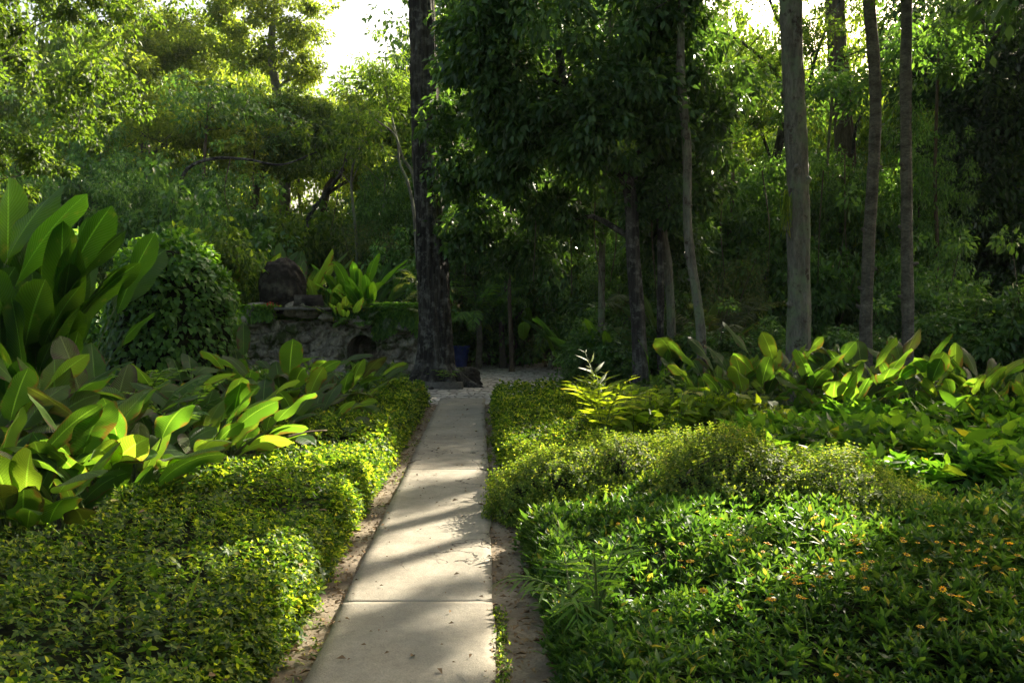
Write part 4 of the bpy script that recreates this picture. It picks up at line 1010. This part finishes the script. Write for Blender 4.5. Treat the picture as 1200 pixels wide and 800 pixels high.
# big dark leaning tree, centre
Y = 15.0
make_tree('large dark drooping tree with a crooked trunk in the middle', P(748, 440, Y), [[P(752, 440, Y)[0], Y, 0], P(748, 380, Y), P(742, 300, Y), P(737, 220, Y), P(715, 190, Y), P(690, 172, Y), P(668, 130, Y), P(655, 60, Y)], .15, .08,
    [P(640, 60, Y), P(690, 100, Y-.4), P(590, 110, Y+.3), P(660, -40, Y), P(760, 40, Y), P(745, 130, Y-.3), P(580, 20, Y+.2), P(610, 190, Y+.8), P(700, 170, Y-.5), P(800, -20, Y), P(620, 150, Y), P(780, 90, Y+.2), P(560, 60, Y+.4), P(570, 210, Y+1.5), P(820, 110, Y+.8), P(790, 210, Y+1), P(660, 235, Y+1.5), P(560, 275, Y+2.5), P(620, 285, Y+3), P(780, 270, Y+2), P(530, 170, Y+1.5)], [[1.6, 1.5, 1.1], [1.3, 1.3, 1.0], [.9, 1.1, 1.1], [2.2, 1.8, 1.2], [1.0, 1.2, 1.1], [.8, .9, .6], [.9, 1, .9], [.8, .8, .6], [.7, .8, .4], [1.2, 1.2, 1.0], [1.0, .9, .8], [.8, .8, .9], [.7, .8, 1.1], [.8, .8, 1.0], [.7, .8, 1.0], [.8, .8, .9], [.9, .7, .7], [.8, .8, .8], [.8, .8, .6], [.7, .7, .8], [.6, .7, 1.0]],
    580, .4, 105, .165, T_tri(.5, .18, .12), M['dark'], M['bark_dark'], seed=17, hole=.2, droop=.55, nlimb=60, flat=.8, flare=1.2)
# tall slender trunks
def pole_tree(label, Y, pts_, r0, r1, bark, seed, cc, cr, nb=70, mat='mid', carve_on=True, leaf=.14, per=150, nlimb=14, br=.6, hole=.3):
    rj = random.Random(seed); sc_ = 14/Y; pts = [(a+rj.uniform(-2, 2)*sc_, b) for a, b in pts_]
    return make_tree(label, P(pts[0][0], 430, Y), [[P(pts[0][0], 430, Y)[0], Y, -.02]]+[P(a, b, Y) for a, b in pts[1:]], r0, r1, cc, cr, nb, br, per, leaf, TL, M[mat], bark,
                     seed=seed, carve_on=carve_on, nlimb=nlimb, rough=.2, flare=1.5, seg=40, smoothp=160, hole=hole, ridge=.09, stubs=9)
Y = 13.2
pole_tree('thick straight grey trunk with green lichen right of centre', Y, [(937, 0), (936, 380), (935, 250), (931, 120), (928, 0), (926, -120), (925, -260)], .188, .14, M['bark_grey'], 21,
    [[5, 13.5, 11]], [[3.4, 3, 2.2]], 90, 'mid')
Y = 14.5
pole_tree('pale ringed slender trunk, middle of the three on the right', Y, [(1014, 0), (1016, 380), (1022, 250), (1024, 120), (1020, 0), (1016, -120), (1016, -260)], .112, .085, M['bark_ring'], 22, [[7.6, 15.5, 12]], [[3, 3, 2.0]], 70)
Y = 14.0
pole_tree('dark slender trunk, right of the pale ringed one', Y, [(1062, 0), (1062, 380), (1061, 250), (1063, 120), (1062, 0), (1061, -120), (1060, -260)], .1, .078, M['bark_ring'], 23, [[8.2, 13.0, 9.1], [8.6, 14.5, 11.5]], [[2.8, 2.6, 1.6], [3, 3, 2.0]], 190)
Y = 14.2
pole_tree('thin trunk slanting up beside the large dark drooping tree', Y, [(824, 0), (818, 370), (808, 280), (803, 180), (799, 80), (798, 0), (796, -120), (800, -240)], .085, .055, M['bark_grey'], 24, [[3.2, 14.5, 10.5]], [[2.4, 2.4, 1.6]], 50)
Y = 24
pole_tree('thick hazy trunk behind the pale ringed one', Y, [(990, 0), (992, 300), (990, 180), (984, 90), (977, 0), (972, -100), (970, -200)], .30, .24, M['bark_brown'], 25, [[10.5, 24, 14.5]], [[4, 4, 2.5]], 80)
Y = 17
pole_tree('bare thin trunk behind the crooked trunk of the dark tree', Y, [(703, 0), (706, 330), (708, 240), (712, 150), (716, 60), (720, -40)], .07, .05, M['bark_grey'], 26, [P(715, -60, Y)], [[1.4, 1.4, 1]], 30, 'dark')
Y = 16
pole_tree('leaning pale trunk stump left of the thin slanting trunk', Y, [(788, 0), (786, 380), (781, 310), (778, 275), (777, 240)], .09, .07, M['bark_grey'], 27, [P(780, 230, Y)], [[.8, .8, .5]], 24, 'dark', br=.35)
Y = 15.6
pole_tree('dark short trunk touching the leaning pale one', Y, [(776, 0), (775, 380), (774, 310), (774, 250)], .07, .06, M['bark_dark'], 28, [P(772, 240, Y)], [[.8, .8, .5]], 24, 'dark', br=.35)
# lacy branching tree against the sky on the right
Y = 23
make_tree('lacy branching tree against the sky behind the thick grey trunk', P(905, 400, Y), [[P(903, 400, Y)[0], Y, 0], P(904, 290, Y), P(906, 210, Y), P(915, 160, Y), P(920, 125, Y)], .17, .10,
    [P(890, 25, Y), P(850, 50, Y), P(960, 50, Y), P(840, 105, Y), P(900, 75, Y), P(1010, 25, Y+1), P(950, -30, Y), P(860, -20, Y), P(870, 150, Y)], [[1.6, 1.6, .9], [1.2, 1.3, .9], [1.5, 1.4, .8], [1.0, 1.2, .9], [1.5, 1.2, .6], [1.6, 1.5, .9], [2.4, 2, .9], [2, 2, .9], [1.2, 1.2, .6]],
    400, .34, 70, .10, TL, M['mid'], M['bark_dark'], seed=30, flat=.6, hole=.4, nlimb=110, carve_on=True,
    boughs=[([P(920, 125, Y), P(912, 90, Y), P(885, 62, Y), P(855, 42, Y), P(825, 35, Y)], .07, .02), ([P(918, 140, Y), P(925, 80, Y), P(918, 40, Y), P(902, 0, Y), P(890, -50, Y)], .08, .03),
            ([P(916, 150, Y), P(945, 110, Y), P(955, 70, Y), P(970, 30, Y), P(990, -10, Y)], .07, .02), ([P(940, 118, Y), P(965, 85, Y), P(985, 70, Y), P(1030, 50, Y)], .045, .015), ([P(908, 200, Y), P(890, 150, Y), P(875, 125, Y), P(845, 110, Y)], .05, .015)])
# dark dense tree at the right edge
Y = 22
make_tree('dense almost black tree filling the right edge', P(1150, 420, Y), [[P(1140, 420, Y)[0], Y, 0], P(1140, 250, Y), P(1145, 100, Y), P(1150, -50, Y)], .26, .12,
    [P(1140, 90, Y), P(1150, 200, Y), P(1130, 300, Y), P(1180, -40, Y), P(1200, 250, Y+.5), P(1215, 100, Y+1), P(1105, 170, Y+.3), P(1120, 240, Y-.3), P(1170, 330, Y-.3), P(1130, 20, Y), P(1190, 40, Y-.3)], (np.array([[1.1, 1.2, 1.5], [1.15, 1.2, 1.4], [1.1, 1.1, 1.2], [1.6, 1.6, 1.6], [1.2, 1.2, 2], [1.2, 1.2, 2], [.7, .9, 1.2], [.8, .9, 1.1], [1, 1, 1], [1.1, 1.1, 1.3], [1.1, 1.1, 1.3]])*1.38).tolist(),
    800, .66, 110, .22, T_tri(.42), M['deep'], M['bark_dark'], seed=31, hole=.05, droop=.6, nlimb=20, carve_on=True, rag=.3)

# trees added round the edges of the view; their crowns block sun and sky
shade = [(.8, 4.0, 13.5, 4.2, 2.2, 'added unseen tree whose crown blocks the sky over the near path'), (-8.5, 4.5, 10.5, 3.6, 2.4, 'added unseen tree blocking the sky over the left bed'), (-4.5, 1.5, 12.0, 4.6, 2.4, 'added unseen tree beside the camera on the left, its crown blocking the sky'), (4.2, -1.5, 12, 4.0, 2.0, 'added unseen tree behind the camera on the right, blocking the sky'),
 (12.5, 14.5, 9.0, 3.2, 2.6, 'added shade tree partly beyond the right edge behind the black tree'), (14.5, 19.0, 9.5, 3.4, 2.8, 'added spreading shade tree beyond the right edge, farther back'),
 (13.9, 20, 9.8, 3.4, 2.2, 'added shade tree just beyond the right edge with its crown above the right trunks'), (9.5, 9.5, 6.8, 2.6, 2.2, 'added tree giving low shade outside the right edge'),
 (17, 24, 12, 3.6, 3, 'added distant shade tree at the far right'), (15.5, 25, 11.5, 3.4, 2.2, 'added shade tree behind the almost black tree'), (7.5, 6.0, 6.2, 2.2, 2.0, 'added small shade tree outside the right edge near the camera')]
for i, (x, y, z, r, rz, lb) in enumerate(shade):
    bx = x+(6.5 if abs(x) < 2 else 0)
    make_tree(lb, (bx, y if bx == x else -2), [[bx, y if bx == x else -2, 0], [bx+.2, y if bx == x else -1.5, z*.5], [x, y+.2, z]], .18, .08, [[x, y, z]], [[r, r, rz]], 150, .7, 150, .17, TL, M['dark'], M['bark_brown'], seed=40+i, carve_on=True, hole=.2, nlimb=14)

for i, (px, Y, top, r, lb) in enumerate([(548, 32, -20, 3.0, 'added shade tree showing just right of the big trunk'), (615, 34, -60, 3.4, 'added shade tree behind the left of the drooping crown'), (690, 36, -60, 3.6, 'added shade tree behind the middle of the drooping crown'),
        (765, 38, -50, 3.6, 'added shade tree behind the right of the drooping crown')]):
    H = P(px, top, Y)[2]; x = (px-600)/F*Y  # dense trees added to block the sun from the left understory
    make_tree(lb, (x, Y), [[x, Y, 0], [x+.3, Y, H*.4], [x-.2, Y, H*.8]], .28, .12, [[x, Y, H*.75], [x+.3, Y-1, H*.48]], [[r, r, H*.26], [r*.9, r*.9, H*.2]], 420, .6, 60, .22, TW, M['shade'], M['bark_far'], seed=60+i, carve_on=True, hole=.2, nlimb=30, rag=.5)

# ================================================================ BACKGROUND TREES AND UNDERSTORY
def proto_tree(seed, mat, nb=330, hole=.38, flat=.65, leaf=.19, per=42, tpl=TL, cr=(3.0, 3.0, 2.6), cz=5.2, low=1.0):
    return make_tree('x', (0, 0), [[0, 0, 0], [.15, 0, 2], [-.1, .1, 4], [0, 0, 6]], .16, .07, [[0, 0, cz]], [list(cr)], nb, .43, per, leaf, tpl, mat, M['bark_far'], seed=seed, hole=hole, flat=flat, nlimb=40, seg=9)
def proto_shrub(seed, mat, leaf=.15, tpl=TW, nb=80, per=75, r=1.3, h=1.5):
    """leafy from the ground up: unit about 2.6 wide, 3 high"""
    rng = np.random.default_rng(seed)
    t = thing('shrub', 'x', 'shrub', (0, 0, 0)); st, lv = MB(), MB()
    cen = crown_points([0, 0, h*.95], [r, r, h], nb, rng, .25, seed); cen[:, 2] = abs(cen[:, 2])+.1
    for e in cen[::4]:
        s = np.array([rng.normal()*.1, rng.normal()*.1, 0]); tube(st, smooth_path([s, (s+e)/2+rng.normal(size=3)*.1, e], 8), np.linspace(.03, .006, 8), 5)
    blob_leaves(lv, cen, .36*rng.uniform(.6, 1.3, len(cen)), per, leaf, tpl, rng, .4)
    st.build('stems', M['bark_brown'], t, True); lv.build('foliage', mat, t)
    return t
PT = {'lit1': proto_tree(71, M['lit']), 'lit2': proto_tree(72, M['lit'], hole=.45, flat=.45), 'mid1': proto_tree(73, M['mid']), 'mid2': proto_tree(74, M['mid'], flat=.5, tpl=TW), 'dark1': proto_tree(75, M['shade'], nb=420, hole=.25), 'dark2': proto_tree(76, M['shade'], nb=420, hole=.25, cr=(2.6, 2.6, 3.8), cz=4.6)}  # leaf tone stands in for each tree's share of sun
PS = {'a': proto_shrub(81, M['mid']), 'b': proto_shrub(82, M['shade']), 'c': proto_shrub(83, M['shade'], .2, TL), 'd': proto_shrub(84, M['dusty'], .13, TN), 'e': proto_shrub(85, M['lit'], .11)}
used = set()
def put(dic, key, px, Y, hpy, wpx, label, rot, group, base_h, base_w, cat):
    x = (px-600)/F*Y; H = P(px, hpy, Y)[2]; W = wpx/F*Y
    s = (W/base_w, W/base_w, H/base_h)
    if key in used: return dup(dic[key], (x, Y, 0), rot, s, label, group)
    used.add(key); o = dic[key]; o.location = (x, Y, 0); o.rotation_euler = (0, 0, rot); o.scale = s; o['label'] = label
    if group: o['group'] = group
    return o
gt, gs = 'trees of the wood behind', 'shrubs under the trees'
bgt = [
 ('mid2', 130, 30, 20, 200, 'tall tree directly behind the broad sunlit tree'), ('lit2', 265, 33, 95, 150, 'light tree between the broad sunlit tree and the tall billowing crown'), ('dark2', 455, 24, 215, 110, 'dark narrow tree behind the fern of the big trunk'),
 ('dark1', 590, 23.5, 190, 150, 'leafy tree over the far edge of the cobbled clearing'), ('mid2', 690, 23, 230, 150, 'tree low behind the crooked trunk'),
 ('dark1', 930, 26, 160, 160, 'tree behind the foot of the lacy branching tree'), ('dark1', 740, 19.5, 250, 130, 'dark tree behind the leaning pale trunk'),
 # key, px, Y, top py, width px, label
 ('mid1', 55, 33, -30, 240, 'mid green tree seen between the corner tree and the sunlit tree'),
 ('lit1', 215, 38, -10, 210, 'hazy yellow green tree rising behind the broad sunlit tree'),
 ('dark2', 105, 24, 135, 190, 'shaded tree under the left side of the broad sunlit tree'),
 ('dark1', 240, 24, 185, 150, 'dim tree standing under the right side of the broad sunlit tree'),
 ('dark1', 20, 22, 170, 170, 'dark tree behind the tall paddle leaves at the left edge'),
 ('dark1', 165, 22, 195, 150, 'dim tree directly above the vine covered mound'),
 ('lit2', 350, 36, 118, 150, 'pale far tree seen under the tall billowing crown'),
 ('lit1', 450, 38, 112, 160, 'pale far tree below the open sky left of the big trunk'),
 ('dark1', 455, 27, 205, 130, 'dim tree close to the left of the big dark trunk'),
 ('mid2', 545, 26, 60, 150, 'tree filling the gap between the big trunk and the drooping tree'),
 ('lit2', 530, 34, 20, 110, 'bright tree showing just right of the big trunk top'),
 ('dark1', 555, 26.5, 165, 170, 'dark tree low down right of the big trunk'),
 ('mid1', 640, 27, 100, 210, 'tree behind the left half of the large drooping tree'),
 ('lit1', 720, 33, 120, 200, 'sunlit tree showing under the drooping branches'),
 ('dark2', 640, 26, 210, 150, 'dark tree under the left of the large drooping crown'),
 ('mid2', 800, 27, 90, 190, 'tree behind the slanting thin trunk'),
 ('dark2', 800, 20, 190, 120, 'dark narrow tree behind the slanting thin trunk'),
 ('mid1', 865, 30, 125, 190, 'tree low behind the lacy branching tree'),
 ('dark1', 950, 35, 115, 190, 'mid green far tree between the thick grey trunk and the hazy trunk'),
 ('mid2', 1040, 28, 95, 170, 'tree behind the pale ringed trunk'),
 ('mid2', 1060, 36, 75, 170, 'far tree behind the dark slender trunk'),
 ('dark1', 880, 21, 185, 170, 'vine draped dark tree left of the thick grey trunk'),
 ('dark1', 985, 20.5, 180, 150, 'vine draped dark tree between the thick grey and ringed trunks'),
 ('dark2', 1075, 19.5, 165, 130, 'dark tree behind the dark slender trunk'),
 ('dark2', 1190, 22, 60, 200, 'dark tree behind the almost black one at the right edge'),
 ('lit2', 1005, 31, 25, 150, 'light tree top filling the sky between the hazy trunk and the dark slender trunk'),
 ('mid2', 868, 33, 10, 150, 'tree top behind the lacy branching tree left side'),
 ('mid2', 1120, 30, 20, 180, 'tree top above and behind the almost black one'),
]
for i, (k, px, Y, tp, w, lb) in enumerate(bgt): put(PT, k, px, Y, tp, w, lb, i*1.3, gt, 8.0, 6.6, 'tree')
bgs = [
 ('b', 60, 17, 300, 150, 'dark shrub behind the tall paddle leaves'), ('c', 130, 15, 330, 120, 'dark shrub left of the vine covered mound'),
 ('a', 255, 19, 262, 120, 'shrub rising over the right shoulder of the vine covered mound'), ('b', 215, 21, 225, 140, 'dark shrub above the vine covered mound'),
 ('b', 300, 23, 250, 130, 'dark shrub behind the banana like plants'), ('a', 370, 24, 245, 130, 'shrub behind the boulder right side'),
 ('a', 335, 25, 245, 110, 'shrub at the foot of the tall tree trunk'), ('d', 430, 23, 260, 120, 'grey green shrub above the arched hole'),
 ('b', 470, 22, 290, 100, 'dark shrub behind the fern left of the big trunk'), ('a', 548, 26, 320, 80, 'shrub behind the blue planter'),
 ('c', 575, 25, 350, 90, 'low dark shrub right of the blue planter'), ('d', 575, 25.5, 250, 110, 'grey green shrub right of the big trunk'),
 ('d', 650, 24, 265, 110, 'grey green bamboo like shrub under the drooping tree'), ('b', 605, 24.5, 300, 110, 'dark shrub left of the bamboo like shrub'),
 ('c', 690, 22, 310, 110, 'dark shrub right of the bamboo like shrub'), ('a', 730, 22, 270, 110, 'shrub behind the crooked trunk'),
 ('b', 770, 18.5, 330, 110, 'dark shrub around the leaning pale trunk'), ('d', 845, 18, 300, 130, 'feathery grey green shrub right of the slanting trunk'),
 ('b', 875, 19.5, 255, 130, 'dark shrub left of the thick grey trunk'), ('a', 905, 20, 300, 110, 'green shrub at the left foot of the thick grey trunk'),
 ('c', 965, 18.5, 290, 110, 'dark shrub between the thick grey and ringed trunks'), ('a', 985, 21, 200, 130, 'leafy shrub catching light right of the thick grey trunk'),
 ('b', 1045, 18, 300, 110, 'dark shrub between the ringed and dark slender trunks'), ('c', 1090, 17, 330, 120, 'dark shrub right of the dark slender trunk'),
 ('b', 1150, 15.5, 350, 140, 'dark shrub at the foot of the almost black tree'), ('c', 1210, 15, 330, 130, 'dark shrub cut by the right edge'),
 ('b', 700, 17.2, 375, 90, 'low shrub edging the cobbled clearing'), ('c', 700, 16.8, 385, 90, 'low dark shrub at the end of the far right hedge'),
 ('b', 760, 16.5, 385, 100, 'low dark shrub left of the slanting thin trunk foot'), ('c', 830, 15.5, 385, 100, 'low dark shrub behind the withered brown leaf'),
 ('e', 720, 18, 395, 70, 'small light shrub in the gap below the crooked trunk'), ('b', 600, 26.5, 385, 70, 'low shrub on the far edge of the cobbled clearing'),
 ('c', 1000, 15.5, 385, 110, 'low dark shrub behind the rounded grey green leaves'), ('b', 910, 15.6, 385, 100, 'low shrub behind the tall pointed leaf'), ('e', 965, 14.5, 408, 60, 'small yellow green shrub right of the thick trunk foot'),
 ('c', 20, 12.5, 370, 130, 'dark low shrub behind the left edge plants'),
]
for i, (k, px, Y, tp, w, lb) in enumerate(bgs): put(PS, k, px, Y, tp, w, lb, i*2.1, gs, 3.0, 2.9, 'shrub')

# banana-like plants and palms in the understory
for i, (px, Y, z, n, pet, L_, W_, mt, lb) in enumerate([
    (612, 24, 0, 10, 1.7, 1.6, .5, 'paddle_dark', 'banana like plant with one upright bright leaf right of the planter'),
    (582, 24.5, 0, 9, 1.1, 1.2, .34, 'fern', 'yellow green leaning leaves between the planter and the upright banana leaf'),
    (725, 17, 0, 9, .8, .9, .25, 'paddle_dark', 'banana like plant left of the crooked trunk foot'),
    (672, 21, 0, 10, .9, 1.1, .3, 'paddle_dark', 'banana like plant under the bamboo like shrub'),
    (800, 16, 0, 9, 1.1, 1.15, .36, 'paddle', 'banana like plant with a large grey green leaf behind the slanting trunk'),
    (770, 15.2, 0, 11, .5, .8, .22, 'paddle_dark', 'dark leaved plant at the foot of the leaning pale trunk')]):
    paddle_plant(lb, ((px-600)/F*Y, Y), n, pet, L_, W_, 600+i, mat=mt, old=0, nu=4, nv=9, spread=.3, z0=z, el=(55, 88), bend=(.3, 1.2), name='banana_plant')
for i, (px, Y, z, n, L_, mt, lb, tr) in enumerate([
    (560, 23, 1.6, 12, 1.8, 'fern', 'arching palm above the blue planter', .08), (845, 16.5, .8, 13, 1.7, 'dusty', 'grey green palm fronds left of the thick grey trunk', .07),
    (645, 24, .9, 11, 1.7, 'fern', 'arching palm in front of the bamboo like shrub', .07), (440, 27, 3.2, 14, 2.6, 'lit', 'palm with light catching fronds over the arch', .12),
    (1075, 19, 1.0, 12, 1.6, 'dusty', 'shaded palm right of the dark slender trunk', .07), (735, 18.5, 1.4, 11, 1.6, 'dusty', 'shaded palm right of the crooked trunk foot', .07),
    (480, 30, 3.5, 14, 2.6, 'lit', 'palm with light catching fronds beside the big trunk', .12)]):
    palm(lb, ((px-600)/F*Y, Y), z, n, L_, 30, .38, .09, 640+i, mat=mt, trunk=tr, el=(5, 75), bend=(.6, 1.5), droop=.5)

# slender stems and hanging vines in the wood
for i, (px, Y, top, r, lean, lb) in enumerate([(238, 24, 120, .07, 4, 'slender bare stem left of the tall trunk above the vine covered mound'), (452, 25, 130, .06, -5, 'slender stem nearest the big dark trunk on its left'),
    (296, 26, 150, .05, 3, 'thin stem just left of the tall grey trunk'), (410, 23, 170, .05, 8, 'thin leaning stem over the arched hole'), (600, 22, 120, .06, -4, 'thin dark stem beyond the cobbled clearing'),
    (645, 23, 140, .05, 6, 'thin stem under the left of the drooping crown'), (860, 20, 130, .07, -6, 'thin dark stem left of the thick grey trunk'), (968, 21, 110, .06, 5, 'thin dark stem right of the thick grey trunk'),
    (1095, 19, 60, .06, 3, 'thin stem between the dark slender trunk and the almost black tree')]):
    make_tree(lb, P(px, 400, Y), [[P(px, 400, Y)[0], Y, 0], P(px+lean, 300, Y), P(px+lean*.2, 210, Y), P(px+lean*1.5, top, Y)], r, r*.5, [P(px+lean*1.5, top-5, Y)], [[1.2, 1.2, .8]], 26, .4, 60, .16, TL,
        M['mid'] if i in (1, 3) else M['shade'], M['bark_grey'] if i % 2 else M['bark_brown'], seed=700+i, nlimb=12, stubs=3, seg=10, name='slender_tree', group='slender trees inside the wood')
rng = np.random.default_rng(31)
for i, (px, Y, a, b_) in enumerate([(628, 16, 150, 330), (664, 16.4, 190, 345), (700, 15.6, 200, 360), (720, 16, 210, 330), (765, 15.8, 170, 350), (548, 17.2, 140, 330), (852, 18, 190, 330), (893, 18.5, 200, 320), (965, 18, 200, 330), (990, 18.4, 180, 340), (405, 22, 180, 270), (270, 22, 185, 260)]):
    p0, p1 = P(px, a, Y), P(px+rng.normal()*8, b_, Y); mid_ = (p0+p1)/2+rng.normal(size=3)*.12; q = smooth_path([p0, mid_, p1], 20); mb = MB()
    tube(mb, q, np.linspace(.016, .008, 20), 5, .2, i); ob = mb.build('hanging_vine', M['bark_brown'], None, True)
    tag(ob, ['thin hanging vine under the large drooping tree', 'thin hanging vine among the dark trees right of centre', 'thin hanging vine in the wood above the rockwork'][0 if px < 800 else 1] if px > 500 else 'thin hanging vine in the wood above the rockwork', 'vine', 'hanging vines ' + ('under the drooping tree' if 500 < px < 800 else 'in the dark trees on the right' if px > 800 else 'above the rockwork'))

# boughs and lianas seen against the wood
def bough(label, pts, Y, r0, r1, bark, seed=0, name='bough', cat='branch'):
    rng = np.random.default_rng(seed); mb = MB(); q = smooth_path([P(a, b, Y) for a, b in pts], 30)
    tube(mb, q, np.linspace(r0, r1, 30), 8, .12, seed)
    ob = mb.build(name, bark, None, True); tag(ob, label, cat); return ob
bough('arching dark bough reaching across the wood above the vine covered mound', [(212, 300), (208, 240), (218, 200), (250, 186), (290, 187), (330, 193), (372, 178)], 23, .07, .02, M['bark_dark'], 1)
bough('pale crooked branch rising left of the big dark trunk', [(492, 380), (486, 260), (478, 215), (468, 190), (464, 160), (440, 140)], 21, .05, .02, M['bark_grey'], 2)
bough('slanting dark bough over the rockwork', [(358, 300), (362, 255), (378, 232), (398, 205), (408, 182)], 24, .1, .04, M['bark_dark'], 3)
bough('dark curved branch leaving the hazy trunk on the right', [(999, 180), (1003, 150), (1012, 130), (1020, 118), (1030, 90)], 23.5, .05, .02, M['bark_dark'], 4)

# yellow dry strands hanging beside the thick grey trunk
rng = np.random.default_rng(8); mb = MB(); p0 = P(922, 228, 13.0)
for k in range(40):
    a = p0+np.array([rng.normal()*.035, rng.normal()*.04, rng.normal()*.05]); L_ = rng.uniform(.3, .75)
    tube(mb, smooth_path([a, a+[rng.normal()*.02, 0, -L_*.5], a+[rng.normal()*.05, 0, -L_]], 6), np.linspace(.006, .003, 6), 4)
tag(mb.build('dry_strands', M['lime']), 'bundle of yellow dry strands hanging on the left of the thick grey trunk', 'dry strands')

# far wood, read as one mass
def far_wood():
    rng = np.random.default_rng(99); cen = []; rad = []
    for k in range(620):
        Y = rng.uniform(44, 62); px = rng.uniform(-250, 1450); x = (px-600)/F*Y
        topy = 118+30*math.sin(px*.013)+18*math.sin(px*.041+1)+(-70 if px < 300 else 0)+(-50 if px > 700 else 0)
        H = P(px, topy, Y)[2]; cen.append((x, Y, H*rng.random()**.6)); rad.append(rng.uniform(.9, 2.0))
    mb = MB(); blob_leaves(mb, np.array(cen), np.array(rad), 130, .36, TW, rng, .2)
    t = mb.build('far_woods', M['mid']); tag(t, 'far woodland closing the view behind all the trees', 'woods', kind='stuff')
far_wood()
# undergrowth covering the forest floor
rng = np.random.default_rng(17); n = 26000; y = rng.uniform(13, 34, n); x = rng.uniform(-.75, .75, n)*y
cl = (vnoise(x*.8, y*.8, 5) > .3) & ~((x > -2.6) & (x < .6+.17*(y-14)) & (y < 26.2)) & ~((x > -6.8) & (x < -1.6) & (y > 18) & (y < 21)) & ~((y < 15.6) & (x > -1) & (x < 2.4))
x, y = x[cl], y[cl]; n = len(x); h = .5*fbm(x*.7, y*.7, 9)+.1
mb = MB(); scatter(mb, sprig(T_six(.35, .35, .3), 5, 2, 15, 60, seed=77), np.stack([x, y, h*rng.random(n)], -1), up_frames(n, .3, rng), .22*rng.uniform(.6, 1.4, n))
tag(mb.build('undergrowth', M['dark']), 'dark leafy undergrowth on the floor of the wood', 'undergrowth', kind='stuff')

# ================================================================ CAMERA, LIGHT
cam = bpy.data.cameras.new('camera'); co = bpy.data.objects.new('camera', cam); C.objects.link(co)
co.location = (0, 0, CAMH); co.rotation_euler = (PI/2-PITCH, 0, 0); cam.sensor_width = 36; cam.lens = 28; cam.clip_end = 2000
sc = bpy.context.scene; sc.camera = co
W = bpy.data.worlds.new('World'); sc.world = W; W.use_nodes = True
N, L = W.node_tree.nodes, W.node_tree.links
sky = N.new('ShaderNodeTexSky'); sky.sky_type = 'NISHITA'; sky.sun_disc = False
sky.sun_elevation = SUN_EL; sky.sun_rotation = SUN_AZ; sky.dust_density = 9; sky.air_density = 1.0; sky.ozone_density = .5
bg = N['Background']; bg.inputs[1].default_value = .105; tm = N.new('ShaderNodeMix'); tm.data_type = 'RGBA'; tm.blend_type = 'MULTIPLY'; tm.inputs[0].default_value = 1
L.new(sky.outputs[0], tm.inputs[6]); tm.inputs[7].default_value = (1.0, .965, .88, 1); L.new(tm.outputs[2], bg.inputs[0])
sl = bpy.data.lights.new('sun', 'SUN'); sl.energy = 5.0; sl.angle = math.radians(.53); sl.color = (1, .89, .72)
so = bpy.data.objects.new('sun', sl); C.objects.link(so); so.rotation_euler = Vector(SUN).to_track_quat('Z', 'Y').to_euler()
vs = sc.view_settings; vs.view_transform = 'Standard'; vs.look = 'None'; vs.exposure = 2.08; vs.gamma = 1
sc.render.engine = 'CYCLES'
cy = sc.cycles; cy.max_bounces = 8; cy.diffuse_bounces = 6; cy.glossy_bounces = 2; cy.transmission_bounces = 6; cy.transparent_max_bounces = 4
cy.sample_clamp_indirect = 4

me=bpy.data.meshes.new('haze'); bx=[(-90,-15,-1.2),(90,-15,-1.2),(90,75,-1.2),(-90,75,-1.2),(-90,-15,40),(90,-15,40),(90,75,40),(-90,75,40)]
me.from_pydata(bx,[],[(0,3,2,1),(4,5,6,7),(0,1,5,4),(1,2,6,5),(2,3,7,6),(3,0,4,7)])
hz=bpy.data.objects.new('haze',me); C.objects.link(hz); hz['kind']='stuff'
m=bpy.data.materials.new('haze'); m.use_nodes=True; n=m.node_tree.nodes; n.clear()
o=n.new('ShaderNodeOutputMaterial'); v=n.new('ShaderNodeVolumePrincipled'); v.inputs['Color'].default_value=(.85,.95,.95,1); v.inputs['Density'].default_value=.0003; v.inputs['Anisotropy'].default_value=.1
m.node_tree.links.new(v.outputs[0],o.inputs['Volume']); me.materials.append(m)
